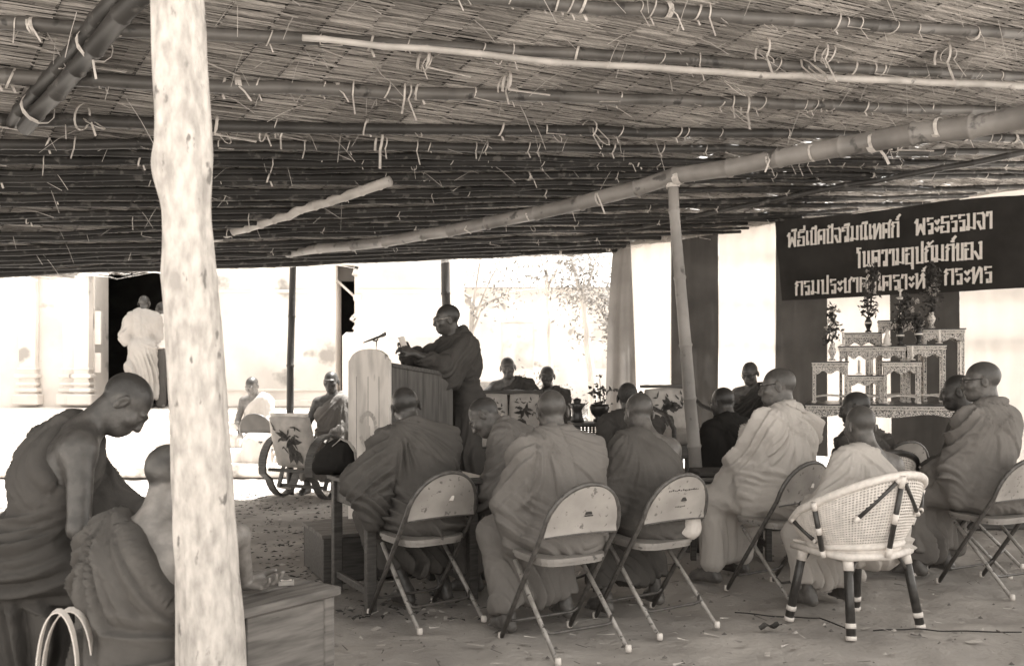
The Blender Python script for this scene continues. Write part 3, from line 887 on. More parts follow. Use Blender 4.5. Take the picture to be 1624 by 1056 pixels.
def backing():
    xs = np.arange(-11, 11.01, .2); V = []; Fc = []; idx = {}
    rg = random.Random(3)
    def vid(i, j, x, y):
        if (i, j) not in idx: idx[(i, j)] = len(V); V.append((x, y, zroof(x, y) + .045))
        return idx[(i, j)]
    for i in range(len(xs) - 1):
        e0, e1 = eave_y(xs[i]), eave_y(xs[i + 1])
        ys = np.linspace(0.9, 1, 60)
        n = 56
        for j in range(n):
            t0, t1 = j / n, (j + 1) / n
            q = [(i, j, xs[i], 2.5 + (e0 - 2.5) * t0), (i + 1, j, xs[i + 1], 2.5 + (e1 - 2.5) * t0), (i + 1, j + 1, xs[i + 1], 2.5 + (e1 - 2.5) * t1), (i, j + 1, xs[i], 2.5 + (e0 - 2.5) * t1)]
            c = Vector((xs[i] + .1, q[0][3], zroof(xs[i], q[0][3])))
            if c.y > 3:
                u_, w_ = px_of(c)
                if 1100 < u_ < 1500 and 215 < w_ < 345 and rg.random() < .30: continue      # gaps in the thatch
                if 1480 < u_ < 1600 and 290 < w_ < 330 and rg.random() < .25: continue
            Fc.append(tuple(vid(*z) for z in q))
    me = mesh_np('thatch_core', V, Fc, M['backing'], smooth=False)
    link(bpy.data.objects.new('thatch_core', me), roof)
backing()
def fringe():
    rg = random.Random(8); mb = MB()
    for _ in range(2600):
        x = rg.uniform(-7, 7.5); e = eave_y(x); y = e - abs(rg.gauss(0, .12)) + .05
        z = zroof(x, y) - rg.uniform(-.02, .05)
        d = (E2 * rg.choice((-1, 1)) + D1 * rg.uniform(-.1, .35) + Vector((0, 0, -rg.uniform(0, .10)))).normalized()
        L = rg.uniform(.25, .8); w = rg.uniform(.004, .009)
        p = Vector((x, y, z)); q = p + d * L; s_ = Vector((0, 0, w / 2)) + D1 * w * .3
        mb.add([p - s_, p + s_, q + s_ * .5, q - s_ * .5], [(0, 1, 2, 3)], 0 if rg.random() < .7 else 1)
    for _ in range(260):                                  # single stems that hang out of the thatch
        Y = rg.uniform(5.2, 9.0); x = rg.uniform(-.55, .55) * Y
        p = Vector((x, Y, zroof(x, Y) - .03)); dr = Vector((rg.gauss(0, .7), rg.gauss(0, .4), -abs(rg.gauss(0, .5)) - .05)).normalized()
        L = rg.uniform(.10, .34); w = rg.uniform(.002, .005)
        pts = [p, p + dr * L * .5, p + dr * L + Vector((0, 0, -.03))]
        mb.ribbon(pts, w, (rg.gauss(0, 1), rg.gauss(0, 1), .3), 0, .0012)
    o = mb.build('loose_straw', [M['bamboo_pale'], M['straw']], roof)
    o['kind'] = 'stuff'
fringe()

def bamboo_mesh(name, pts, r0, r1, mats, node=.33, seed=0, n=10, wob=.006):
    """a culm along pts, thicker at every node, ends cut square"""
    rg = random.Random(seed); mb = MB(); P = [Vector(p) for p in pts]
    Ls = [0]
    for i in range(1, len(P)): Ls.append(Ls[-1] + (P[i] - P[i - 1]).length)
    tot = Ls[-1]; S_, Rr = [], []
    def pos(s):
        for i in range(1, len(P)):
            if s <= Ls[i] or i == len(P) - 1:
                t = (s - Ls[i - 1]) / max(Ls[i] - Ls[i - 1], 1e-6); return P[i - 1].lerp(P[i], t)
    s = 0; off = Vector((0, 0, 0))
    nodes = []
    q = rg.uniform(.05, node)
    while q < tot - .03: nodes.append(q); q += node * rg.uniform(.8, 1.25)
    ss = [(0, 0)]
    for q in nodes: ss += [(q - .018, 0), (q - .004, 1), (q + .004, .75), (q + .02, -.15)]
    ss += [(tot, 0)]
    for (q, e) in ss:
        r = r0 + (r1 - r0) * q / tot
        if e == 0: off = Vector((rg.gauss(0, wob), rg.gauss(0, wob), rg.gauss(0, wob)))
        S_.append(pos(min(max(q, 0), tot)) + off); Rr.append(r * (1 + .14 * e))
    mb.tube(S_, Rr, n)
    return mb.mesh(name, mats)

# purlins
PY = [5.42, 6.01, 6.61, 7.17, 7.51, 7.79, 8.10, 8.50, 8.96, 9.37, 9.90, 10.28]
purl = []
for i, Y in enumerate(PY):
    p0 = at(540, 0, Y); p0.z = zroof(p0.x, Y) - .085
    rg = random.Random(40 + i)
    pts = []
    for t in np.linspace(-8.5, 11, 12):
        p = p0 + E2 * t
        if p.y > eave_y(p.x) - .05: continue
        pts.append(p + NR * rg.uniform(-.012, .012) + D1 * rg.uniform(-.02, .02))
    r = (.046, .042, .048, .046, .040, .038, .036, .034, .034, .032, .03, .03)[i]
    me = bamboo_mesh('purlin', pts, r, r * .85, M['bamboo'] if i < 3 else (M['bamboo_dark'] if i < 5 else M['bamboo_soot']), .42, 60 + i)  # rows get darker materials towards the eave: shade painted into the culms
    link(bpy.data.objects.new('purlin', me), roof); purl.append((p0, r))
# the lower half of the roof is close-set with thin culms, their near-black colour standing in for shade
for i, Y in enumerate((7.68, 7.96, 8.22, 8.36, 8.68, 8.83, 9.12, 9.24, 9.5, 9.66, 9.78, 10.02, 10.12, 10.36)):
    if min(abs(Y - q) for q in PY) < .05: Y += .06
    p0 = at(540, 0, Y); p0.z = zroof(p0.x, Y) - .075; rg = random.Random(240 + i)
    tilt = rg.uniform(-.008, .008); pts = []
    for t in np.linspace(-8.5, 11, 14):
        p = p0 + E2 * t + D1 * tilt * 2.2 * t - NR * .03 * rg.random()
        if p.y > eave_y(p.x) - .02: continue
        pts.append(p + NR * rg.uniform(-.02, .02) + D1 * rg.uniform(-.02, .02))
    if len(pts) > 2: link(bpy.data.objects.new('purlin', bamboo_mesh('purlin', pts, rg.uniform(.020, .036), rg.uniform(.016, .028), M['bamboo_soot'], .4, 300 + i, 8)), roof)
# raffia ties round the purlins: loops, hooks and loose tails
def tie_mesh(kind, seed):
    rg = random.Random(seed); mb = MB(); w = rg.uniform(.008, .018)
    r = .056
    if kind == 0:      # a closed loop with a hanging end
        pts = [(math.sin(t) * .012 * 2, math.cos(t) * r, math.sin(t) * r) for t in np.linspace(.4, 6.6, 16)]
        pts += [(.03, r * .9, -.05 - .04 * rg.random())]
        mb.ribbon(pts, w, (1, 0, 0))
    elif kind == 1:    # an open drooping loop
        h = rg.uniform(.06, .11)
        pts = [(-.012 + .03 * math.sin(t) * rg.uniform(.8, 1.2), r * math.cos(t * 1), -h * .5 + (h * .75) * math.cos(t) ) for t in np.linspace(.2, 6.0, 14)]
        mb.ribbon(pts, w * .8, (1, .2, 0))
    elif kind == 2:    # a hook and a loose tail that sticks out
        pts = [(math.sin(t) * .01, math.cos(t) * r, math.sin(t) * r) for t in np.linspace(-.3, 4.2, 11)]
        e = Vector(pts[-1]); dr = Vector((rg.uniform(-1, 1), rg.uniform(-.5, .2), -rg.uniform(.3, 1))).normalized()
        pts += [tuple(e + dr * .06), tuple(e + dr * rg.uniform(.12, .22))]
        mb.ribbon(pts, w * .8, (1, 0, .2))
    else:              # wound three times, knotted
        pts = [(.045 * (t / 19 - .5) + rg.uniform(-.003, .003), math.cos(t) * r, math.sin(t) * r) for t in np.linspace(0, 19, 34)]
        mb.ribbon(pts, .014, (1, 0, 0))
        mb.ribbon([(0, -.05, -.03), (.03, -.06, -.07), (.07, -.05, -.14 * rg.uniform(.6, 1.3))], .012, (1, 0, 0))
    return mb.mesh('raffia_tie', M['raffia'])
ties = [tie_mesh(k, s * 7 + k) for k in range(4) for s in range(3)]
rg = random.Random(77); nt = 0
MP = Matrix((E2, (D1 - E2 * D1.dot(E2)).normalized(), NR)).transposed()
def put_tie(p, r, kind=None):
    k = (rg.choices((0, 1, 2, 3), (8, 1.2, 4, 1.5))[0] if kind is None else kind) * 3 + rg.randrange(3)
    o = link(bpy.data.objects.new('raffia_tie', ties[k]), roof)
    o.matrix_local = Matrix.Translation(p) @ MP.to_4x4() @ Matrix.Rotation(rg.gauss(0, .25), 4, 'Z') @ Matrix.Diagonal((1, 1, 1, 1)) @ Matrix.Scale(r / .05 * rg.choice((.9, 1.0, 1.1, 1.25)), 4)
for (p0, r) in purl:
    t = -7
    while t < 9.5:
        p = p0 + E2 * t
        if p.y > 4.5 and p.y < eave_y(p.x) - .1:
            u_, w_ = px_of(p)
            if -20 < u_ < 1640 and -15 < w_ < 400 and nt < 290:
                put_tie(p, r * (.95 if p.y < 8 else .9)); nt += 1
        t += rg.choice((.10, .22, .34, .5, .62)) * rg.uniform(.8, 1.2) if p0.y < 8 else rg.uniform(.3, 1.1)
for (px, py, big) in ((1298, 66, 2.4), (1285, 74, 1.8), (1158, 104, 2.6), (1178, 152, 2.0), (598, 206, 2.0), (150, 166, 1.9), (338, 182, 1.6), (1416, 214, 1.8), (668, 74, 1.9), (800, 112, 1.5), (640, 128, 1.3), (1205, 60, 1.6), (1490, 70, 1.9), (930, 188, 1.6), (132, 70, 1.7), (440, 190, 1.3)):
    k = (592 - py) / 1500; xx = (px - CXP) / 1500; Y = 3.4 / (k - .162 * xx + .172); p = Vector((xx * Y, Y, zroof(xx * Y, Y))) - NR * .10
    put_tie(p, .05 * min(big, 1.5), rg.choice((1, 2, 2)))
    put_tie(p + E2 * rg.uniform(-.12, .12) + D1 * rg.uniform(-.05, .05), .05 * min(big, 1.3) * .9, rg.choice((0, 1, 2)))
print('ties', nt)

# ================================================================== poles and beams
def bamboo(name, label, cat, pts, r0, r1, mt, seed, node=.33, group=None, wob=.006):
    o = link(bpy.data.objects.new(name, bamboo_mesh(name, pts, r0, r1, M[mt], node, seed, 14, wob)))
    return tag(o, label, cat, group)
def wound(name, p, axis, r, turns, parent, w=.012, seed=0):
    """strips of raffia wound round a culm at p, as a part of it"""
    rg_ = random.Random(seed); a = Vector(axis).normalized(); u = a.orthogonal().normalized(); v = a.cross(u); mb = MB()
    pts = [Vector(p) + a * (w * .9 * t / 6.283 - turns * w * .45) + (u * math.cos(t) + v * math.sin(t)) * (r + .003) for t in np.linspace(0, 6.283 * turns, int(12 * turns))]
    mb.ribbon(pts, w, a)
    e = pts[-1]
    if rg_.random() < .7: mb.ribbon([e, e + Vector((rg_.uniform(-.04, .04), -.02, -.05)), e + Vector((rg_.uniform(-.1, .1), -.02, -rg_.uniform(.08, .16)))], w * .8, (1, 0, .3))
    return mb.build(name, M['raffia'], parent)
beam_pts = [at(395, 409, 10.35), at(560, 391, 9.2), at(700, 370, 8.4), at(880, 332, 7.65), at(1065, 284, 6.95), at(1230, 252, 6.4), at(1400, 222, 5.9), at(1600, 188, 5.4), at(1760, 160, 5.0)]
bm = bamboo('bamboo_beam', 'longest and thickest bamboo beam, rising to the right under the thatch', 'beam', beam_pts, .043, .070, 'bamboo_beam', 5, .42)
for i, (q, Y) in enumerate((((1490, 204), 5.65), ((1385, 226), 5.93), ((1290, 242), 6.2), ((1222, 254), 6.42), ((1075, 281), 6.9), ((950, 315), 7.35), ((840, 341), 7.8), ((745, 361), 8.2))):
    p = at(q[0], q[1], Y); ax_ = at(q[0] + 60, q[1] - 13, Y - .18) - p
    wound('raffia_binding', p, ax_, .062 - .0025 * i, 1.3 if i != 4 else 4, bm, .022 if i < 2 else .014, i)
bamboo('bamboo_rafter', 'pale bamboo rafter that ends in a cut end above the lectern', 'rafter', [at(146, 430, 9.85), at(258, 406, 9.5), at(340, 379, 9.1), at(480, 333, 8.6), at(617, 287, 8.2)], .030, .046, 'bamboo_pale', 6, .16)
bamboo('bamboo_rafter', 'thin dark bamboo rafter behind the long beam at the far eave', 'rafter', [at(850, 391, 11.1), at(1080, 347, 10.8), at(1350, 293, 10.3), at(1640, 240, 9.9)], .024, .034, 'bamboo_dark', 7)
bamboo('bamboo_rafter', 'slim pale rod slung across under the purlins at the top', 'rafter', [at(480, 60, 5.75), at(820, 92, 6.4), at(1195, 120, 7.1), at(1640, 138, 8.1)], .020, .030, 'bamboo_pale', 8)
bamboo('bamboo_rafter', 'upper culm of the dark pair lashed in the top left corner', 'rafter', [at(18, 196, 6.25), at(95, 105, 5.7), at(150, 38, 5.3), at(205, -30, 4.95)], .044, .048, 'bamboo_dark', 9)
r2 = bamboo('bamboo_rafter', 'lower culm of the dark pair, with pale lashings, top left corner', 'rafter', [at(40, 203, 6.15), at(118, 118, 5.6), at(172, 52, 5.2), at(232, -20, 4.85)], .050, .055, 'bamboo_dark', 10)
for i, (q, Y) in enumerate((((60, 180), 6.0), ((150, 80), 5.4))):
    p = at(q[0], q[1], Y); wound('raffia_binding', p + Vector((0, 0, .03)), at(q[0] + 60, q[1] - 70, Y - .35) - p, .10, 1.6, r2, .016, 20 + i)
pa = bamboo('bamboo_post', 'bamboo post holding up the long beam, in front of the striped curtain', 'post', [at(1066, 283, 6.95), at(1078, 430, 6.97), at(1092, 600, 6.99), Vector((X_(1112, 7.0), 7.0, -.05))], .038, .052, 'bamboo_beam', 12, .45, 'bamboo posts of the shelter')
wound('raffia_binding', at(1067, 290, 6.95), (0, 0, 1), .045, 4, pa, .02, 31)
bamboo('bamboo_post', 'dark bamboo post rising behind the head of the standing speaker', 'post', [at(704, 370, 11.3), at(709, 480, 11.3), Vector((X_(722, 11.3), 11.3, -.05))], .052, .058, 'bamboo_dark', 13, .5, 'bamboo posts of the shelter')
bamboo('bamboo_post', 'thin bamboo post behind the round-armed chair at the sunlit edge', 'post', [at(464, 408, 10.4), at(461, 560, 10.4), Vector((X_(460, 10.4), 10.4, -.05))], .036, .042, 'bamboo_dark', 14, .5, 'bamboo posts of the shelter')

def trunk_post():
    n, m = 170, 72; V = []
    zt = zroof(-.95, 2.9) - .02; zs = np.linspace(-.06, zt, n)
    for i, z in enumerate(zs):
        y_px = HOR - (z - CAMZ) / 2.9 * 1500
        cx = X_(np.interp(y_px, [-600, 0, 250, 450, 700, 1018, 1300], [262, 280, 292, 303, 318, 334, 342]), 2.9)
        w = np.interp(y_px, [-600, 0, 250, 340, 500, 700, 900, 1018, 1300], [72, 77, 82, 70, 78, 84, 92, 100, 108]) / 1500 * 2.9 / 2
        for k in range(m):
            a = 2 * math.pi * k / m
            r = w * (1 + .05 * math.sin(a * 2 + z * 1.3) + .03 * math.sin(a * 3 - z * 2.2))
            V.append((cx + r * math.cos(a), 2.9 + r * math.sin(a) * 1.02, z, a, r))
    V = np.array(V); P = V[:, :3].copy()
    nse = (vnoise(np.stack([np.cos(V[:, 3]) * 1.6, np.sin(V[:, 3]) * 1.6, P[:, 2] * 2.2], 1) + 3, 4) - .5) * .022 + (vnoise(np.stack([np.cos(V[:, 3]) * 5, np.sin(V[:, 3]) * 5, P[:, 2] * 5], 1), 9) - .5) * .010 - .006 * ridged(np.stack([np.cos(V[:, 3]) * 7, np.sin(V[:, 3]) * 7, P[:, 2] * 2.], 1), 12) ** 3
    for (kp, ka, amp, sz) in ((268, 185, .022, .085), (438, 178, .020, .07), (760, 330, .012, .06), (620, 250, .008, .05)):
        zc = CAMZ - (kp - HOR) / 1500 * 2.9
        da = (V[:, 3] - R(ka) + math.pi) % (2 * math.pi) - math.pi
        nse += amp * np.exp(-((P[:, 2] - zc) / sz) ** 2 - (da / .6) ** 2)
    P[:, 0] += np.cos(V[:, 3]) * nse; P[:, 1] += np.sin(V[:, 3]) * nse
    Q = [(i * m + k, i * m + (k + 1) % m, (i + 1) * m + (k + 1) % m, (i + 1) * m + k) for i in range(n - 1) for k in range(m)]
    o = link(bpy.data.objects.new('tree_trunk_post', mesh_np('tree_trunk_post', P, Q, M['bark'])))
    tag(o, 'thick pale tree-trunk post with knots, standing close at the left', 'post')
trunk_post()
# ================================================================== temple
def temple():
    Y = 14.3; T_ = .5
    b = thing('temple_building', 'white plastered temple with tall dark doorways, sunlit beyond the shelter', 'building', (0, Y, 0))
    def wall(name, x0, x1, z0, z1, y0=0.0, t=T_, m='plaster', bev=.01):
        mb = MB(); mb.box(((x0 + x1) / 2, y0 + t / 2, (z0 + z1) / 2), (x1 - x0, t, z1 - z0), bev=bev); return mb.build(name, M[m], b)
    d0, d1, e0, e1 = X_(150, Y), X_(306, Y), X_(532, Y), X_(562, Y)
    wall('wall', -16, d0, 0, 6); wall('wall', d1, e0, 0, 6); wall('wall', e1, X_(716, Y), 0, 6)
    mb = MB(); mb.box((X_(716, Y) - .12, 2.3, 3), (.2, 3.5, 6)); mb.build('wall', M['plaster'], b)
    wall('lintel', d0, d1, 3.45, 6, .002, T_ - .004); wall('lintel', e0, e1, 2.95, 6, .002, T_ - .004)
    wall('threshold', d0, d1, 0, .80, .002, T_ - .004); wall('threshold', e0, e1, 0, .80, .002, T_ - .004)
    # the dark room behind the openings
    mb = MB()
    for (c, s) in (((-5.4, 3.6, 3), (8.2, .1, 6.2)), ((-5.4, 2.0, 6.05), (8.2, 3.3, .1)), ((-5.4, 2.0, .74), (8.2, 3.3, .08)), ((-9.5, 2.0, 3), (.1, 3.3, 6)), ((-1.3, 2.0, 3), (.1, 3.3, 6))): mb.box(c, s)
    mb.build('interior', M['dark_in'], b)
    mb = MB(); mb.box(((e0 + e1) / 2, .22, 2.83), (e1 - e0 - .01, .05, .22)); mb.build('fanlight_board', M['curtain_m'], b)
    mb = MB(); mb.tube([(e0 + .005, .1, 2.72), (e1 - .005, .1, 2.47)], .02, 6); mb.build('stay_rod', M['step'], b)
    # pilasters with stepped bases at the left of the door
    for (p0, p1, dpt) in ((104, 122, .10), (124, 148, .16), (36, 62, .12)):
        x0, x1 = X_(p0, Y), X_(p1, Y)
        pl_ = wall('pilaster', x0, x1, .82, 6, -dpt, dpt - .002)
        for (z, h_, o_) in ((.84, .16, .07), (1.03, .06, .05), (1.13, .05, .035), (1.24, .06, .05), (1.36, .03, .02)):
            mb = MB(); mb.box(((x0 + x1) / 2, -dpt / 2 - o_ / 2, z + h_ / 2), (x1 - x0 + 2 * o_, dpt + o_, h_), bev=.012); mb.build('moulding', M['plaster'], pl_)
    mb = MB()
    for (z0, z1) in ((1.75, 2.25), (1.32, 1.62)): mb.box((d0 + .05, .02, (z0 + z1) / 2), (.09, .06, z1 - z0))
    mb.build('notice', M['white'], b)
    # crumbling plaster edge right of the narrow opening
    rg = random.Random(4)
    for _ in range(26):
        mb = MB()
        z = rg.uniform(1.2, 3.0); s_ = rg.uniform(.03, .10)
        mb.box((e1 + rg.uniform(-.03, .05), -.01, z), (s_, .03, s_ * rg.uniform(.5, 1.6)), Matrix.Rotation(rg.uniform(0, 1.5), 3, 'Y'), bev=.01); mb.build('broken_plaster', M['plaster'], b)
    # plinth and steps
    for (y0, y1, h_) in ((-1.25, -.002, .80), (-1.55, -1.252, .65), (-1.85, -1.552, .49), (-2.15, -1.852, .33), (-2.45, -2.152, .165)):
        mb = MB(); mb.box((-7.2, (y0 + y1) / 2, h_ / 2), (13.0, y1 - y0, h_), bev=.035); mb.build('step', M['step'], b)
    for (z, h_, o_) in ((.86, .10, .05), (1.06, .04, .03), (2.55, .05, .03)):
        for (xa, xb) in ((d1, e0), (e1, X_(700, Y))):
            mb = MB(); mb.box(((xa + xb) / 2, -o_ / 2, z), (xb - xa - .06, o_, h_), bev=.01); mb.build('wall_moulding', M['plaster'], b)
    # low parapet beside the lectern
    mb = MB(); mb.box((X_(630, 13.2), -1.1, .95), (1.5, .28, 1.85), bev=.05); mb.build('parapet', M['plaster'], b)
temple()
def outbuilding():
    b = thing('outbuilding', 'long low whitewashed hall far behind the trees, washed out by sun', 'building', (2, 34, 0))
    mb = MB(); mb.box((0, 2, 2.2), (26, 4, 4.4), bev=.02); w = mb.build('wall', M['plaster'], b)
    for i in range(6):
        mb = MB(); mb.box((-8 + i * 3.1, -.03, 2.3), (1.1, .1, 1.6)); mb.box((-8 + i * 3.1, -.06, 2.3), (.06, .1, 1.6)); mb.build('window', M['step'], b)
    mb = MB(); mb.prism([(-14, -1.2, 4.3), (-14, 2, 6.4), (-14, 5.2, 4.3), (-14, 2, 6.2)], (28, 0, 0)); mb.build('roof', M['panel'], b)
    mb = MB(); mb.box((-3.2, -.04, .5), (.9, .1, 1.0)); mb.build('door', M['panel'], b)
outbuilding()

def tree(name, label, base, pts, r0, crown_c, crown_r, n, leaf, seed, limbs=5):
    """tapered trunk, limbs, and a crown of loose leaf clumps"""
    t = thing(name, label, 'tree', base, 0, 'trees beyond the shelter'); rg = random.Random(seed); mb = MB()
    P = [Vector(p) for p in pts]
    pp = []
    for i in range(len(P) - 1):
        for s in range(4): pp.append(P[i].lerp(P[i + 1], s / 4) + Vector((rg.gauss(0, .015), rg.gauss(0, .015), 0)))
    pp.append(P[-1])
    mb.tube(pp, [r0 * (1 - .65 * i / len(pp)) for i in range(len(pp))], 9); mb.build('trunk', M['tree_bark'], t)
    mb = MB(); tips = []
    for i in range(limbs):
        st = P[-1].lerp(P[-2], rg.uniform(0, .7)); c = Vector(crown_c) + Vector([rg.gauss(0, .55) * crown_r[k] for k in range(3)])
        m_ = st.lerp(c, .5) + Vector((0, 0, .15)); mb.tube([st, m_, c], [r0 * .35, r0 * .2, r0 * .08], 6); tips += [c, m_]
    mb.build('limb', M['tree_bark'], t)
    V, Fc = [], []
    clumps = [Vector(crown_c) + Vector([max(-1.15, min(1.15, rg.gauss(0, .5))) * crown_r[k] for k in range(3)]) for _ in range(max(6, n // 60))] + tips
    for _ in range(n):
        c = rg.choice(clumps) + Vector([rg.gauss(0, .17) * crown_r[k] for k in range(3)])
        a = Vector((rg.gauss(0, 1), rg.gauss(0, 1), rg.gauss(0, .7))).normalized(); b = a.orthogonal().normalized(); l = leaf * rg.uniform(.6, 1.3)
        k = len(V); V += [c - a * l, c + b * l * .4, c + a * l, c - b * l * .4]; Fc.append((k, k + 1, k + 2, k + 3))
    link(bpy.data.objects.new('crown', mesh_np('crown', V, Fc, M['tree_leaf'], smooth=False)), t)
    return t
tree('leaning_tree', 'tree with a spotted leaning trunk just left of the striped curtain', (X_(945, 16), 16, 0), [(0, 0, -.1), (-.06, 0, 1.0), (-.15, 0, 2.0), (-.28, 0, 2.7)], .09, (-.3, .2, 3.2), (.85, .8, .9), 1100, .05, 1)
tree('slender_tree', 'slender pale tree in the middle of the sunlit gap', (X_(874, 19), 19, 0), [(0, 0, -.1), (.0, 0, 1.3), (-.05, 0, 2.4), (-.1, 0, 3.3)], .06, (-.3, 0, 3.9), (1.3, 1.0, 1.0), 1000, .05, 2)
tree('leafy_tree', 'tree whose leaves hang over the gap behind the speaker', (X_(742, 21), 21, 0), [(0, 0, -.1), (.05, 0, 1.6), (.1, 0, 3.0)], .10, (.3, 0, 4.1), (1.4, 1.1, 1.0), 1200, .055, 3)
tree('leafy_tree', 'tree nearest the curtain edge with thicker drooping leaves', (X_(968, 17.5), 17.5, 0), [(0, 0, -.1), (.02, 0, 1.2), (-.05, 0, 2.4)], .09, (-.25, 0, 2.75), (.55, .6, .8), 1000, .05, 4)
def hedge():
    rg = random.Random(9); V, Fc = [], []
    for _ in range(2600):
        x = rg.uniform(-1.6, 3.2); c = Vector((x, 24 + rg.gauss(0, .3), max(.05, abs(rg.gauss(.35, .3)) * (1 + .4 * math.sin(x * 2.3)))))
        a = Vector((rg.gauss(0, 1), rg.gauss(0, 1), rg.gauss(0, .7))).normalized(); b = a.orthogonal().normalized(); l = .06 * rg.uniform(.6, 1.3)
        k = len(V); V += [c - a * l, c + b * l * .45, c + a * l, c - b * l * .45]; Fc.append((k, k + 1, k + 2, k + 3))
    o = link(bpy.data.objects.new('hedge', mesh_np('hedge', V, Fc, M['tree_leaf'], smooth=False)))
    tag(o, 'low ragged hedge at the far side of the sunlit yard', 'hedge')
hedge()

# ================================================================== striped curtain, its rails, and the lettered banner
CP = [(X_(960, 11.65), 11.65), (X_(1228, 11.72), 11.72), (X_(1574, 10.05), 10.05), (X_(1800, 9.2), 9.2)]
CL = [0]
for i in range(1, 4): CL.append(CL[-1] + math.hypot(CP[i][0] - CP[i - 1][0], CP[i][1] - CP[i - 1][1]))
def cpos(s):
    i = 1
    while i < 3 and s > CL[i]: i += 1
    t = (s - CL[i - 1]) / (CL[i] - CL[i - 1]); a, b = CP[i - 1], CP[i]
    return a[0] + (b[0] - a[0]) * t, a[1] + (b[1] - a[1]) * t
def s_at_px(px):
    lo_, hi_ = -.2, CL[3]
    for _ in range(40):
        m_ = (lo_ + hi_) / 2; x, y = cpos(m_)
        if x / y * 1500 + CXP < px: lo_ = m_
        else: hi_ = m_
    return lo_
def curtain():
    cu = thing('striped_curtain', 'tall cloth curtain of broad dark and white vertical stripes closing the right side', 'curtain', (0, 0, 0))
    edges = [960, 1000, 1064, 1139, 1230, 1312, 1412, 1522, 1630, 1760]
    kinds = 'mwdwdwdwd'
    for i, kd in enumerate(kinds):
        s0, s1 = s_at_px(edges[i]), s_at_px(edges[i + 1]); nu, nv = 22, 60
        V = []
        for a in range(nu + 1):
            s = s0 + (s1 - s0) * a / nu
            for b in range(nv + 1):
                v = b / nv; x, y = cpos(s)
                zt = min(3.25, zroof(x, y) - .06) if s < CL[1] else 3.22
                zt = CAMZ + (HOR - np.interp(x / y * 1500 + CXP, [960, 1062, 1228, 1400, 1800], [392, 384, 354, 333, 275])) / 1500 * y
                z = zt + (.32 - zt) * v
                ss = s
                if i == 0: ss = s + (s1 - s) * .30 * (1 - v) ** 2 - .09 * v * (1 - a / nu) * 0 + .18 * v * (a / nu) * .6
                if i == 1: ss = s + .11 * v * (1 - a / nu)
                x, y = cpos(ss)
                amp = .05 if i == 0 else (.030 if i == 1 else .018)
                dep = amp * math.sin(s * 34 + v * 5 + math.sin(v * 7 + i) * .8) * (.35 + .65 * v) + .012 * math.sin(s * 9 + v * 6 + i)
                V.append((x, y + dep, z))
        Q = [(a * (nv + 1) + b, (a + 1) * (nv + 1) + b, (a + 1) * (nv + 1) + b + 1, a * (nv + 1) + b + 1) for a in range(nu) for b in range(nv)]
        link(bpy.data.objects.new('stripe', mesh_np('stripe', V, Q, M['curtain_' + kd])), cu)
    return cu
curtain()
for i, (zl, lab) in enumerate(((2.74, 'topmost'), (2.13, 'middle'), (1.62, 'lowest'))):
    pts = [Vector((cpos(s)[0] + .06 * (s > CL[1]), cpos(s)[1] + .10, zl + .01 * math.sin(s * 2 + i))) for s in list(np.linspace(s_at_px(1075), CL[1], 6)) + list(np.linspace(CL[1] + .05, CL[3], 10))]
    bamboo('bamboo_rail', lab + ' of the three bamboo rails behind the striped curtain', 'rail', pts, .022, .022, 'bamboo_dark', 90 + i, .4, 'rails behind the curtain', .003)

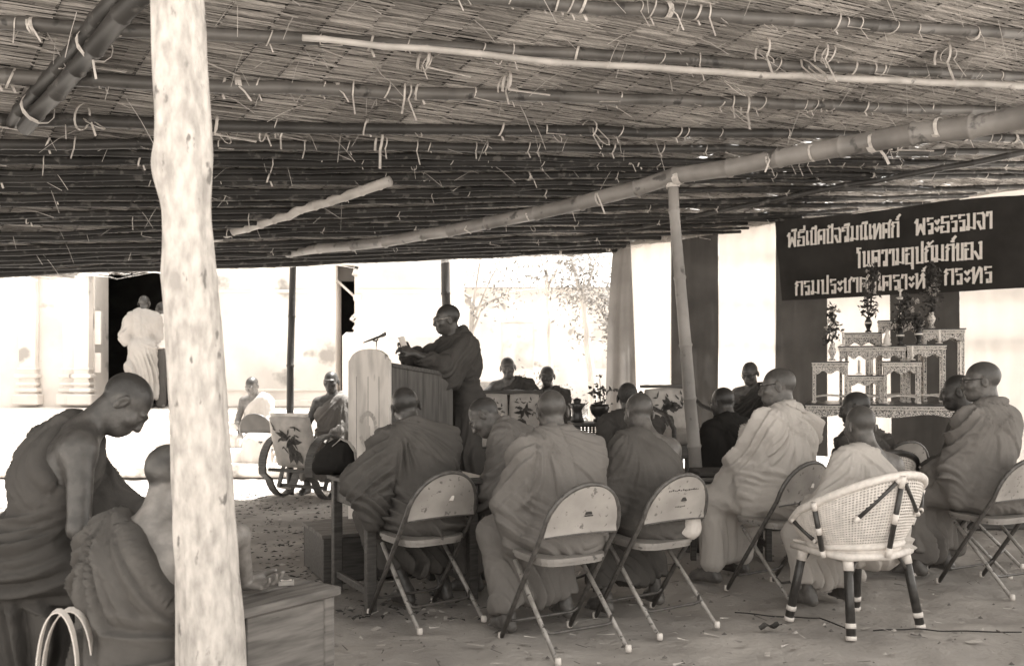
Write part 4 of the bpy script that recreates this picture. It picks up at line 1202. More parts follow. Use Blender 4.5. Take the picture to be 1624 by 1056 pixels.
# Thai letters cut from pale paper, drawn as strokes on a 0..1 high cell (x to the right)
G_ = {
 'พ': (.62, [[(0,.82),(.10,.98),(.10,0),(.31,.62),(.52,0),(.52,1)]]),
 'ธ': (.50, [[(.44,1),(.08,1),(.08,.62),(.44,.62),(.44,0),(.04,0),(.04,.36),(.16,.36)]]),
 'ก': (.46, [[(.05,0),(.05,.62),(.13,.76),(.03,.86),(.10,1),(.42,1),(.42,0)]]),
 'เ': (.18, [[(.08,1),(.08,.04),(.16,.04),(.16,.2)]]),
 'ป': (.48, [[(.03,1),(.12,1),(.12,0),(.42,0),(.42,1.32)]]),
 'ด': (.48, [[(.22,.30),(.22,.55),(.08,.55),(.04,.02),(.04,.86),(.12,1),(.44,1),(.44,0)]]),
 'จ': (.42, [[(.14,.45),(.04,.45),(.22,0),(.38,.0),(.38,.86),(.30,1),(.02,1)]]),
 'ฉ': (.50, [[(.18,.78),(.04,.78),(.04,1),(.40,1),(.40,0),(.24,0),(.24,.3),(.48,.1)]]),
 'ม': (.50, [[(.02,1),(.10,1),(.10,.02),(.02,.02),(.02,.18),(.44,.06),(.44,1)]]),
 'น': (.50, [[(.02,1),(.10,1),(.10,.04),(.46,.16),(.46,.02),(.38,.02),(.38,1)]]),
 'ท': (.54, [[(.0,.84),(.10,1),(.10,0),(.40,1),(.48,.9),(.48,0)]]),
 'ศ': (.46, [[(.22,.38),(.22,.55),(.06,.55),(.04,0),(.04,1),(.40,1),(.40,0)],[(.38,.92),(.48,1.18)]]),
 'ร': (.36, [[(.04,.85),(.04,1),(.32,1)],[(.06,.62),(.30,.62),(.30,0),(.14,0),(.14,.16)]]),
 'ะ': (.26, [[(.04,.78),(.14,.62),(.24,.82)],[(.04,.30),(.14,.14),(.24,.34)]]),
 'า': (.32, [[(.04,.82),(.06,1),(.26,1),(.26,0)]]),
 'ใ': (.24, [[(.12,0),(.12,1.02),(.02,1.02),(.02,1.28),(.20,1.28)]]),
 'โ': (.26, [[(.12,0),(.12,1.15),(.0,1.32),(.26,1.32)]]),
 'ค': (.50, [[(.26,.32),(.26,.55),(.10,.55),(.04,0),(.04,1),(.44,1),(.44,0)]]),
 'ว': (.36, [[(.04,.86),(.06,1),(.30,1),(.30,0),(.16,0),(.16,.22)]]),
 'อ': (.46, [[(.18,.62),(.04,.62),(.04,0),(.40,0),(.40,1),(.04,1),(.04,.86)]]),
 'ถ': (.48, [[(.16,.05),(.04,.05),(.04,.62),(.13,.76),(.03,.86),(.10,1),(.43,1),(.43,0)]]),
 'ภ': (.50, [[(.0,.04),(.10,.04),(.10,.62),(.17,.76),(.07,.86),(.14,1),(.45,1),(.45,0)]]),
 'ข': (.40, [[(.14,.74),(.02,.80),(.10,1),(.10,0),(.36,0),(.36,1)]]),
 'ง': (.38, [[(.22,.98),(.32,1),(.32,0),(.20,0),(.0,.42)]]),
 'ช': (.46, [[(.14,.74),(.02,.80),(.10,1),(.10,0),(.36,0),(.36,.84),(.48,1.05)]]),
 'ส': (.46, [[(.22,.38),(.22,.55),(.04,.55),(.04,0)],[(.04,.7),(.04,1),(.40,.9),(.40,0)],[(.36,.92),(.50,1.15)]]),
 'ล': (.46, [[(.22,.0),(.06,.0),(.06,.55),(.40,.55)],[(.04,.86),(.06,1),(.40,1),(.40,0)]]),
 'ห': (.52, [[(.0,1),(.08,1),(.08,0),(.36,.70),(.46,.88),(.40,1),(.34,.88),(.46,.6),(.46,0)]]),
 'ฑ': (.5, [[(0,1),(.1,1)]]),
}
MK = {  # marks above and below: strokes relative to the letter's right part
 'ิ': [[(-.34,1.16),(-.04,1.16),(-.04,1.24),(-.30,1.24)]], 'ี': [[(-.34,1.16),(-.02,1.16),(-.02,1.42)]], 'ั': [[(-.30,1.24),(-.24,1.14),(-.02,1.34)]],
 '์': [[(-.16,1.22),(-.06,1.22),(-.06,1.36),(.06,1.5)]], 'ุ': [[(-.12,-.14),(-.06,-.14),(-.06,-.34)]],
}
def letters(text, x0, width, h, w=.112):
    """list of meshes for the letters of a line; laid out from x0, squeezed into width; local x right, z up"""
    items = []; x = 0; last = 0
    for ch in text:
        if ch == ' ': x += .55; continue
        if ch in MK: items.append((ch, last, MK[ch])); continue
        wd, st = G_[ch]; items.append((ch, x, st)); x += wd + .10; last = x - .10
    k = width / x
    out = []
    for ch, xo, st in items:
        mb = MB()
        for pl_ in st:
            for i in range(len(pl_) - 1):
                (ax_, az), (bx, bz) = pl_[i], pl_[i + 1]
                A = Vector((x0 + (xo + ax_) * k, 0, az * h)); B_ = Vector((x0 + (xo + bx) * k, 0, bz * h))
                d = (B_ - A)
                if d.length < 1e-5: continue
                vert = abs(d.z) > abs(d.x)
                ww = w * h * (1.45 if vert else .95)
                d.normalize(); n_ = Vector((-d.z, 0, d.x)) * ww * .5; e = d * ww * .45
                yo = -.0015 - .0006 * i
                mb.add([A - e - n_ + Vector((0, yo, 0)), B_ + e - n_ + Vector((0, yo, 0)), B_ + e + n_ + Vector((0, yo, 0)), A - e + n_ + Vector((0, yo, 0)),
                        A - e - n_ + Vector((0, .004, 0)), B_ + e - n_ + Vector((0, .004, 0)), B_ + e + n_ + Vector((0, .004, 0)), A - e + n_ + Vector((0, .004, 0))],
                       [(0, 1, 2, 3), (4, 7, 6, 5), (0, 4, 5, 1), (1, 5, 6, 2), (2, 6, 7, 3), (3, 7, 4, 0)])
        out.append(mb)
    return out
def banner():
    A = Vector((X_(1229, 11.5), 11.5, 0)); B_ = Vector((X_(1574, 9.9), 9.9, 0)); d = (B_ - A); Lb = d.length; d.normalize()
    ang = math.atan2(d.y, d.x)
    ba = thing('banner', 'dark cloth banner with three lines of pale Thai lettering above the altar', 'banner', A, ang)
    Lx = Lb + 1.1; z0, z1 = 2.185, 3.165
    nu, nv = 60, 24; V = []
    for i in range(nu + 1):
        for j in range(nv + 1):
            x = Lx * i / nu; z = z0 + (z1 - z0) * j / nv
            V.append((x + .10 * (1 - j / nv) * (1 - i / nu) * 1, .022 * math.sin(x * 5 + z * 2) + .010 * math.sin(x * 11 - z * 7) + .006 * math.sin(x * 23 + z * 15), z - .025 * math.sin(x * 1.6) ** 2 * (j / nv)))
    Q = [(a * (nv + 1) + b, (a + 1) * (nv + 1) + b, (a + 1) * (nv + 1) + b + 1, a * (nv + 1) + b + 1) for a in range(nu) for b in range(nv)]
    link(bpy.data.objects.new('cloth', mesh_np('cloth', V, Q, M['banner'])), ba)
    def u(px):                                            # along the banner at a picture column
        lo_, hi_ = -1, Lx + 1
        for _ in range(40):
            m_ = (lo_ + hi_) / 2; p = A + d * m_
            if p.x / p.y * 1500 + CXP < px: lo_ = m_
            else: hi_ = m_
        return lo_
    for (txt, pa_, pb_, z, h) in (('พิธีเปิดปัจฉิมนิเทศก์', 1252, 1430, 2.83, .155), ('พระธรรมจา', 1454, 1578, 2.83, .160), ('ในความอุปถัมภ์ของ', 1362, 1562, 2.52, .165), ('กรมประชาสงเคราะห์', 1264, 1472, 2.245, .150), ('กระทร', 1500, 1578, 2.265, .155)):
        x0 = u(pa_); wd = u(pb_) - x0
        for mb in letters(txt, x0, wd, h):
            o = mb.build('letter', M['letter'], ba); o.location = (0, -.042, z)
banner()
# ================================================================== stage and furniture
def stage():
    mb = MB(); st = thing('stage', 'low plank stage under the altar and the far seats', 'stage', (0, 0, 0))
    x0, x1, y0, y1 = -1.05, 5.2, 7.95, 10.35
    n = 22
    for i in range(n):
        a = x0 + (x1 - x0) * i / n; b = x0 + (x1 - x0) * (i + 1) / n
        m = MB(); m.box(((a + b) / 2, (y0 + y1) / 2, .255), (b - a - .008, y1 - y0, .04), bev=.004); m.build('plank', M['wood_mid'], st)
    m = MB(); m.box(((x0 + x1) / 2, y0 + .03, .115), (x1 - x0 - .04, .03, .235), bev=.004); m.build('front_board', M['wood'], st)
    m = MB(); m.box((x0 + .03, (y0 + y1) / 2, .115), (.03, y1 - y0 - .1, .235), bev=.004); m.build('side_board', M['wood'], st)
stage()
SZ = .275
def dais():
    st = thing('dais', 'small wooden dais that raises the lectern and the speaker', 'dais', (-.62, 7.20, 0), R(135))
    for k in range(9):
        m = MB(); m.box((-.52 + .13 * k, 0, .185), (.125, 1.35, .03), bev=.004); m.build('plank', M['wood_mid'], st)
    for (c, s) in (((0, .66, .084), (1.15, .025, .166)), ((0, -.66, .084), (1.15, .025, .166)), ((.57, 0, .084), (.025, 1.29, .166)), ((-.57, 0, .084), (.025, 1.29, .166))):
        m = MB(); m.box(c, s, bev=.003); m.build('side_board', M['wood'], st)
dais()
LZ = .202

def tubepath(mb, pts, r, n=8, mi=0): mb.tube(pts, r, n, mi)
def folding_chair(label, loc, a, z0=0.0, panel='panel', mark='crest', group='steel folding chairs', tip=True, tubes='tube'):
    t = thing('folding_chair', label, 'chair', (loc[0], loc[1], z0), R(a), group)
    f0, top = Vector((.205, .23, 0)), Vector((.215, -.165, .58))
    arc = [Vector((.215 * math.cos(q), -.165 - .075 * math.sin(q), .58 + .215 * math.sin(q))) for q in np.linspace(0, math.pi, 15)]
    path = [f0] + [f0.lerp(arc[0], .5)] + arc + [Vector((-.205, .23, 0)).lerp(arc[-1], .5), Vector((-.205, .23, 0))]
    mb = MB(); mb.tube(path, .0125, 10); mb.build('hoop_frame', M[tubes], t)
    for s in (1, -1):
        mb = MB(); mb.tube([Vector((.185 * s, .13, .40)), Vector((.195 * s, -.07, .20)), Vector((.200 * s, -.27, 0))], .0115, 9); lg = mb.build('rear_leg', M['tube_pale'], t)
        if tip:
            m2 = MB(); m2.lathe([(.0145, -.004), (.0155, .010), (.0140, .026), (.0125, .028)], (.200 * s, -.27, 0), 10); m2.build('rubber_tip', M['rubber'], lg)
            m2 = MB(); m2.lathe([(.0145, -.004), (.0155, .010), (.0140, .026), (.0125, .028)], (.205 * s, .23, 0), 10); m2.build('rubber_tip', M['rubber'], t)
    def cross(y, z, w, dy):
        m = MB(); m.tube([Vector((-w, y - dy, z + .03)), Vector((-w + .02, y, z)), Vector((-w + .05, y + .004, z - .005)), Vector((w - .05, y + .004, z - .005)), Vector((w - .02, y, z)), Vector((w, y - dy, z + .03))], .008, 8); m.build('brace', M['tube'], t)
    cross(-.160, .11, .198, -.02); cross(.160, .10, .208, .02)
    # pressed steel seat, rounded at the front
    mb = MB(); out = []
    for k in range(24):
        q = 2 * math.pi * k / 24; e = .5
        x = math.copysign(abs(math.cos(q)) ** e, math.cos(q)) * .195; y = math.copysign(abs(math.sin(q)) ** e, math.sin(q)) * .185 + .03
        out.append((x, y, .425 + .03 * (y + .15)))
    mb.prism(out, (0, 0, .018)); mb.prism([(x * .96, y * .96 + .001, z - .018) for (x, y, z) in out], (0, 0, .018)); mb.build('seat', M['seat_metal' if panel == 'panel' else panel], t)
    # back panel filling the hoop, its lower edge rolled and a little bowed
    V, Fc = [], []; nx, nz = 20, 8
    for i in range(nx + 1):
        x = -.207 + .414 * i / nx; zt = .58 + .207 * math.sqrt(max(0, 1 - (x / .2075) ** 2)); zb = .555 + .010 * (1 - (x / .207) ** 2) - .006
        for j in range(nz + 1):
            z = zb + (zt - zb) * j / nz; y = -.168 - .075 * max(0, (z - .58) / .215) - .018 * (1 - (x / .207) ** 2)
            V.append((x, y, z))
    W_ = nz + 1; n0 = len(V); V += [(x, y + .004, z) for (x, y, z) in V]
    for i in range(nx):
        for j in range(nz):
            q = (i * W_ + j, (i + 1) * W_ + j, (i + 1) * W_ + j + 1, i * W_ + j + 1); Fc.append(q); Fc.append(tuple(n0 + k for k in q[::-1]))
    bp = link(bpy.data.objects.new('back_panel', mesh_np('back_panel', V, Fc, M[panel])), t)
    m = MB(); m.tube([Vector((x, -.170 - .018 * (1 - (x / .207) ** 2), .555 + .010 * (1 - (x / .207) ** 2) - .006)) for x in np.linspace(-.205, .205, 9)], .0045, 6); m.build('rolled_edge', M['tube'], bp)
    def onback(x, z): return Vector((x, -.168 - .075 * max(0, (z - .58) / .215) - .018 * (1 - (x / .207) ** 2) - .002, z))
    if mark == 'crest':
        m = MB(); c = onback(.01, .655)
        m.prism([c + Vector((-.024, 0, -.012)), c + Vector((.024, 0, -.012)), c + Vector((.024, 0, -.006)), c + Vector((-.024, 0, -.006))], (0, -.0015, 0))
        m.prism([c + Vector((.020 * math.cos(q), 0, -.003 + .020 * math.sin(q))) for q in np.linspace(0, math.pi, 9)], (0, -.0015, 0))
        m.prism([c + Vector((-.005, 0, .018)), c + Vector((.005, 0, .018)), c + Vector((0, 0, .030))], (0, -.0015, 0)); m.build('crest', M['ink'], bp)
    elif mark == 'script':
        m = MB(); rg_ = random.Random(4)
        for row, (z, w) in enumerate(((.715, .10), (.628, .035))):
            x = -w
            while x < w:
                d = rg_.uniform(.006, .014); c = onback(x, z + rg_.uniform(-.002, .002)); hgt = rg_.uniform(.003, .009)
                m.prism([c, c + Vector((d * .8, 0, 0)), c + Vector((d * .8, 0, hgt)), c + Vector((0, 0, hgt * .6))], (0, -.0012, 0)); x += d + .003
        c = onback(.015, .668)
        m.prism([c + Vector((.018 * math.cos(q), 0, -.010 + .022 * math.sin(q))) for q in np.linspace(0, math.pi, 9)], (0, -.0015, 0))
        o = m.build('painted_mark', M['ink'], bp); o['kind'] = 'stuff'
    elif mark == 'chip':
        m = MB(); c = onback(.03, .66); m.prism([c + Vector((-.016, 0, -.012)), c + Vector((.010, 0, -.016)), c + Vector((.018, 0, .006)), c + Vector((.004, 0, .018)), c + Vector((-.004, 0, .002))], (0, -.0015, 0)); m.build('paint_chip', M['rubber'], bp)
    return t
FC = {}
FC[1] = folding_chair('folding chair with a bright chip on its back panel, at the dark desk', (-.473, 5.10), 38, mark='chip')
FC[2] = folding_chair('nearest folding chair, small crest stamped on its otherwise bare back panel', (.24, 4.60), 31)
FC[3] = folding_chair('folding chair with a line of writing above its crest, white bag on the seat', (.745, 5.007), 34, mark='script')
FC[4] = folding_chair('folding chair behind the pale-robed monk in spectacles, chip on its back', (1.60, 5.66), 34, mark='chip')
FC[5] = folding_chair('folding chair cut by the right edge, under the monk in dark spectacles', (2.96, 5.82), 27, mark='none')
FC[6] = folding_chair('folding chair hidden under the monk bending in profile', (.22, 5.62), 55, mark='none')
FC[7] = folding_chair('empty folding chair seen beyond the bald boy, crest on its back', (2.93, 7.35), 15, mark='crest')
FC[8] = folding_chair('dark-backed folding chair with white cloth, out in the sunlight', (-3.23, 12.2), -8, panel='panel_dark', mark='none')
FC[9] = folding_chair('folding chair under the monk in a dark one-shoulder robe at the right', (3.10, 6.38), 52, mark='none')
def chair_cloth():
    V = []; 
    for i in range(11):
        for j in range(15):
            u = i / 10; v = j / 14
            x = -.20 + .40 * u; 
            if v < .35: y, z = -.15 + .9 * v, .49 + .16 * max(0, .16 - v) * 5
            else: y, z = .165 + .02 * math.sin(u * 12), .49 - (v - .35) * .62
            V.append((x + .01 * math.sin(v * 11), y, z + .015 * math.sin(u * 9 + v * 4)))
    Q = [(a * 15 + b, (a + 1) * 15 + b, (a + 1) * 15 + b + 1, a * 15 + b + 1) for a in range(10) for b in range(14)]
    o = link(bpy.data.objects.new('draped_cloth', mesh_np('draped_cloth', V, Q, M['robe_white'])))
    o.location = (-3.23, 12.2, .0); o.rotation_euler = (0, 0, R(-188)); tag(o, 'white cloth thrown over the sunlit folding chair', 'cloth')
    V2 = [(x, -y - .22 if False else y, z) for (x, y, z) in V]
chair_cloth()

def wicker_chair(label, loc, a, rim='wicker', seed=0):
    """tub chair: wrapped rim, open cane weave, banded bamboo legs and struts"""
    t = thing('wicker_chair', label, 'chair', (loc[0], loc[1], 0), R(a), 'wicker tub chairs')
    def rimp(q):      # q from -1 (left arm) over the back to 1 (right arm)
        ang = q * R(128); x = .335 * math.sin(ang); y = -.29 * math.cos(ang) + .02
        back = (math.cos(ang) + .6) / 1.6
        return Vector((x * (1.02 if abs(q) < .8 else 1.0), y - .03 * back, .575 + .235 * max(0, back) ** 1.3 - .04 * max(0, abs(q) - .8) / .2))
    def lowp(q):
        ang = q * R(128); return Vector((.245 * math.sin(ang), -.215 * math.cos(ang) + .02, .43 + .015 * math.cos(ang)))
    mb = MB(); mb.tube([rimp(q) for q in np.linspace(-1, 1, 41)], .021, 10); mb.build('rim', M[rim], t)
    mb = MB(); mb.tube([lowp(q) for q in np.linspace(-1, 1, 33)], .017, 8); mb.build('lower_ring', M['wicker'], t)
    # open weave: flat cane strips both ways
    mb = MB(); nq, nh = 84, 22
    def surf(q, h_):
        p = lowp(q).lerp(rimp(q), h_); out = Vector((p.x, p.y, 0)).normalized(); return p + out * .02 * math.sin(h_ * 3.14)
    for i in range(nq + 1):
        q = -.985 + 1.97 * i / nq
        mb.ribbon([surf(q, h_) for h_ in np.linspace(0.02, .98, 7)], .0068, surf(q + .01, .5) - surf(q - .01, .5), thick=.0012)
    for j in range(nh):
        h_ = .05 + .9 * j / (nh - 1)
        mb.ribbon([surf(q, h_) + Vector((0, 0, 0)) for q in np.linspace(-.985, .985, 44)], .0068, (0, 0, 1), thick=.0022)
    o = mb.build('cane_weave', M['wicker'], t); o['kind'] = 'stuff'
    # seat
    mb = MB(); out = [(.245 * math.sin(R(q)) , -.215 * math.cos(R(q)) + .02, .405) for q in range(-128, 129, 16)] + [(.21, .25, .405), (-.21, .25, .405)]
    mb.prism(out, (0, 0, .022)); mb.build('seat', M['wicker'], t)
    mb = MB(); mb.tube([Vector((-.22, .24, .40)), Vector((-.235, .05, .395)), Vector((-.22, -.14, .395)), Vector((0, -.205, .395)), Vector((.22, -.14, .395)), Vector((.235, .05, .395)), Vector((.22, .24, .40))], .02, 8); mb.build('seat_rail', M['wicker'], t)
    def banded(name, pts, r, bands, base='cane_dark', par=t):
        m = MB(); m.tube(pts, r, 9); leg = m.build(name, M[base], par); P = [Vector(p) for p in pts]
        for (u0, u1) in bands:
            m = MB(); m.tube([P[0].lerp(P[-1], u0), P[0].lerp(P[-1], u1)], r * 1.16, 9); m.build('binding', M['wicker'], leg)
    for (sx, sy) in ((-1, -1), (1, -1), (-1, 1), (1, 1)):
        tp = Vector((.20 * sx, .15 * sy + .03, .40)); ft = Vector((.245 * sx, .215 * sy + .03, 0))
        banded('leg', [tp, tp.lerp(ft, .5), ft], .023, ((0, .18), (.80, .86), (.95, 1.0)))
        m = MB(); m.tube([tp.lerp(ft, .30), tp.lerp(ft, .12) + Vector((-.05 * sx, 0, .01)), tp + Vector((-.10 * sx, 0, -.005))], .010, 6); m.build('bracket', M['tube'], t)
    for q in (-.62, -.05, .52):
        a_ = lowp(q); b_ = rimp(q); o_ = Vector((a_.x, a_.y, 0)).normalized() * .028
        banded('upright', [a_ + o_ * .9 - Vector((0, 0, .05)), b_ + o_ * .9], .0135, ((.0, .12), (.42, .54), (.86, 1.0)))
    for (qa, ha, qb, hb_) in ((-.05, .97, -.36, .45), (-.05, .97, .22, .45), (.52, .97, .28, .5), (-.9, .9, -.68, .1), (.52, .1, .8, .9)):
        a_, b_ = surf(qa, ha), surf(qb, hb_); o_ = Vector((a_.x + b_.x, a_.y + b_.y, 0)).normalized() * .020
        banded('strut', [a_ + o_, b_ + o_], .0105, ((0, .10), (.9, 1.0)))
    return t
wicker_chair('white cane tub chair in the front, the boy monk sitting in it', (1.80, 4.92), 27)
wicker_chair('second cane tub chair with a dark banded rim, beyond the boy monk', (2.32, 6.25), 14, rim='cane_dark')

def block_legs(t, pts, z, s, m, splay=0):
    for (x, y) in pts:
        mb = MB(); mb.box((x, y, z / 2), (s, s, z), bev=.004); mb.build('leg', M[m], t)
def table(name, label, corner, u, lu, v, lv, z, m='wood', top=.03, apron=.12, leg=.05, cat='table', stretch=True, planks=1):
    """corner = world xy of one corner; u, v = directions of the sides"""
    u = Vector((u[0], u[1], 0)).normalized(); v = Vector((v[0], v[1], 0)); v = (v - u * v.dot(u)).normalized()
    ang = math.atan2(u.y, u.x); t = thing(name, label, cat, (corner[0], corner[1], 0), ang)
    sg = 1 if (u.x * v.y - u.y * v.x) > 0 else -1
    for k in range(planks):
        w = lv / planks; mb = MB(); mb.box((lu / 2, sg * (w * (k + .5)), z - top / 2 + .001 * (k % 2)), (lu, w - .004, top), bev=.005); mb.build('top_board' if planks > 1 else 'top', M[m], t)
    i = .05
    if apron:
        for (c, s) in (((lu / 2, sg * i, z - top - apron / 2), (lu - 2 * i, .02, apron)), ((lu / 2, sg * (lv - i), z - top - apron / 2), (lu - 2 * i, .02, apron)), ((i, sg * lv / 2, z - top - apron / 2), (.02, lv - 2 * i, apron)), ((lu - i, sg * lv / 2, z - top - apron / 2), (.02, lv - 2 * i, apron))):
            mb = MB(); mb.box(c, s, bev=.003); mb.build('apron', M[m], t)
    block_legs(t, [(i, sg * i), (lu - i, sg * i), (i, sg * (lv - i)), (lu - i, sg * (lv - i))], z - top - .002, leg, m)
    if stretch:
        for x in (i, lu - i):
            mb = MB(); mb.box((x, sg * lv / 2, .10), (.025, lv - 2 * i - leg, .04), bev=.003); mb.build('stretcher', M[m], t)
    return t, u, v
table('writing_desk', 'dark wooden desk with thick legs, left of the monk on the chipped chair', (-.80, 5.14), (.88, .47), .72, (-.47, .88), .70, .70, apron=.13, leg=.055)
def low_box():
    t = thing('low_box', 'low wooden box lying on the ground behind the dark desk', 'box', (-1.18, 5.92, 0), R(24))
    for k in range(3):
        mb = MB(); mb.box((.45, .10 + .20 * k, .285), (.92, .195, .025), bev=.004); mb.build('lid_board', M['wood_mid'], t)
    for (c, s) in (((.45, .012, .135), (.90, .022, .272)), ((.45, .588, .135), (.90, .022, .272)), ((.012, .30, .135), (.022, .55, .272)), ((.888, .30, .135), (.022, .55, .272))):
        mb = MB(); mb.box(c, s, bev=.003); mb.build('side', M['wood'], t)
low_box()
# the rough table in the near left corner
tb, _, _ = table('rough_table', 'rough plank table at the foot of the tree-trunk post', (-.646, 3.60), (-.60, -.80), .52, (-.80, .60), .50, .50, 'wood_mid', .032, 0, .05, stretch=False, planks=3)
mb = MB(); mb.box((.24, -.035, .232), (.36, .02, .46), bev=.004); mb.build('side_board', M['wood_mid'], tb)
mb = MB(); mb.box((.045, -.031, .233), (.05, .022, .464), bev=.004); mb.build('corner_board', M['wood_mid'], tb)
table('side_table', 'dark table under the paper, beside the bending monk at far left', (-1.28, 3.72), (-1, .1), .75, (.1, 1), .5, .60, 'wood', .03, .10, .05)
def matchbox():
    p = Vector((X_(454, 3.62), 3.62, .502)); t = thing('matchbox', 'small matchbox with a printed label lying by the open hand', 'matchbox', p, R(14))
    mb = MB(); mb.box((0, 0, .008), (.058, .038, .016), bev=.001); mb.build('box', M['cushion'], t)
    mb = MB(); mb.box((0, 0, .0166), (.046, .028, .0012)); mb.build('label_border', M['rib'], t)
    mb = MB(); mb.box((0, 0, .0174), (.042, .024, .0012)); mb.prism([(.012 * math.cos(q), .005 * math.sin(q), .0186) for q in np.linspace(0, 6.0, 10)], (0, 0, .0008), 1); mb.build('label_print', [M['white'], M['rib']], t)
matchbox()
def paper(name, label, c, size, rz, tilt=(0, 0), cat='paper', m='white', curl=.01):
    V = []; n = 6
    for i in range(n + 1):
        for j in range(n + 1):
            x, y = (i / n - .5) * size[0], (j / n - .5) * size[1]; V.append((x, y, .002 + curl * ((i / n - .5) ** 2) * 4 * (j / n)))
    V += [(x, y, z - .0012) for (x, y, z) in V]; k = (n + 1) ** 2
    Q = [(a * (n + 1) + b, (a + 1) * (n + 1) + b, (a + 1) * (n + 1) + b + 1, a * (n + 1) + b + 1) for a in range(n) for b in range(n)]
    Q += [tuple(k + z for z in q[::-1]) for q in Q]
    o = link(bpy.data.objects.new(name, mesh_np(name, V, Q, M[m]))); o.location = c; o.rotation_euler = (R(tilt[0]), R(tilt[1]), R(rz))
    return tag(o, label, cat)
paper('paper_sheet', 'white folded paper on the dark table beside the bending monk', (X_(186, 3.85), 3.85, .602), (.12, .2), 20, cat='paper', curl=.05)
paper('paper_sheet', 'sheet of paper on the desk to the right of the first monk', (-.32, 5.62, .702), (.21, .29), 35)
paper('paper_sheet', 'small white paper lying at the foot of the dark-clad person', (X_(1155, 6.6), 6.6, .56), (.14, .12), 20)

# cloth bag with looped handles
def cloth_bag():
    t = thing('cloth_bag', 'white cloth shoulder bag with looped handles in the near left corner', 'bag', (X_(108, 2.95), 2.95, 0), R(8))
    mb = MB(); mb.lathe([(.02, .0), (.13, .01), (.155, .10), (.145, .25), (.12, .36), (.118, .365), (.11, .30), (.02, .28)], n=20, M=Matrix.Diagonal((1, .5, 1)), cap=False); mb.build('pouch', M['robe_white'], t)
    mb = MB(); mb.ribbon([(-.075 + .02 * math.sin(q), .0, .34 + 0) if False else (-.075 * math.cos(q), .02 * math.sin(q), .33 + .24 * math.sin(q) ** .8) for q in np.linspace(0.001, math.pi - .001, 18)], .034, (0, 1, .2), thick=.002); mb.build('handle', M['robe_white'], t)
    mb = MB(); mb.ribbon([(-.060 * math.cos(q) - .02, -.035, .33 + .25 * math.sin(q) ** .8) for q in np.linspace(0.001, math.pi - .001, 18)], .030, (0, 1, .2), thick=.002); mb.build('handle', M['robe_white'], t)
cloth_bag()

# ------------------------------------------------------------------ lectern, microphone
LX = (-.82, 7.05)
def lectern():
    t = thing('lectern', 'tall wooden lectern with a pale arched front panel and dark sides', 'lectern', (LX[0], LX[1], LZ), R(135))
    w, d, h_ = .49, .58, 1.20
    arch = [(-w / 2, 0, .0), (w / 2, 0, .0), (w / 2, 0, h_)] + [(w / 2 * math.cos(q) * .92, 0, h_ + .0 + .085 * math.sin(q)) for q in np.linspace(.12, math.pi - .12, 17)] + [(-w / 2, 0, h_)]
    mb = MB(); mb.prism([(x, d / 2 - .002, z) for (x, _, z) in arch], (0, .022, 0)); fp = mb.build('front_panel', M['wood_pale'], t)
    for x in (-.13, .0, .14):
        m = MB(); m.box((x, d / 2 + .0205, .56), (.003, .002, 1.05)); m.build('board_joint', M['wood'], fp)
    m = MB(); rg_ = random.Random(2)                      # worn emblem: a rubbed wreath
    for k in range(18):
        q = R(-60 + k * 300 / 17 + 90); r = .12
        m.box((r * math.cos(q) * .8, d / 2 + .0206, .70 + r * math.sin(q)), (.035, .002, .028), Matrix.Rotation(-q, 3, 'Y'))
    m.box((0, d / 2 + .0206, .66), (.05, .002, .14)); o = m.build('worn_emblem', M['cushion'], fp); o['kind'] = 'stuff'
    for s in (-1, 1):
        for k in range(4):
            y0 = -d / 2 + d * k / 4; y1 = y0 + d / 4 - .003
            zt = lambda y: h_ - .02 - .075 * (d / 2 - y) / d
            m = MB(); m.prism([(s * (w / 2 - .022), y0, 0), (s * (w / 2 - .022), y1, 0), (s * (w / 2 - .022), y1, zt(y1)), (s * (w / 2 - .022), y0, zt(y0))], (s * .020, 0, 0)); m.build('side_board', M['wood_lectern'], t)
    m = MB(); m.prism([(-w / 2 - .012, d / 2 - .005, h_ - .018), (-w / 2 - .012, -d / 2 - .02, h_ - .018 - .078), (-w / 2 - .012, -d / 2 - .02, h_ - .045 - .078), (-w / 2 - .012, d / 2 - .005, h_ - .045)], (w + .024, 0, 0)); m.build('reading_board', M['wood'], t)
    m = MB(); m.box((0, 0, .02), (w - .05, d - .03, .04)); m.build('base', M['wood'], t)
lectern()
def microphone():
    b = Vector((X_(597, 6.9), 6.9, LZ + 1.25)); t = thing('microphone', 'slim dark microphone on a thin gooseneck above the lectern front', 'microphone', b, 0)
    mb = MB(); mb.tube([(0, -.0, -.06), (0, 0, .04), (0, 0, .095)], .005, 8); mb.build('stem', M['metal_rim'], t)
    mb = MB(); mb.tube([(-.095, 0, .082), (-.01, 0, .113), (.03, 0, .130)], [.004, .008, .010], 10); mb.build('handle', M['black'], t)
    mb = MB(); mb.tube([(.03, 0, .130), (.042, 0, .135), (.066, 0, .146), (.074, 0, .149)], [.010, .014, .014, .008], 12); mb.build('head', M['tube'], t)
    mb = MB(); mb.tube([(-.025, 0, .098), (.0, 0, .095), (.012, 0, .108)], .006, 8); mb.build('clip', M['black'], t)
microphone()

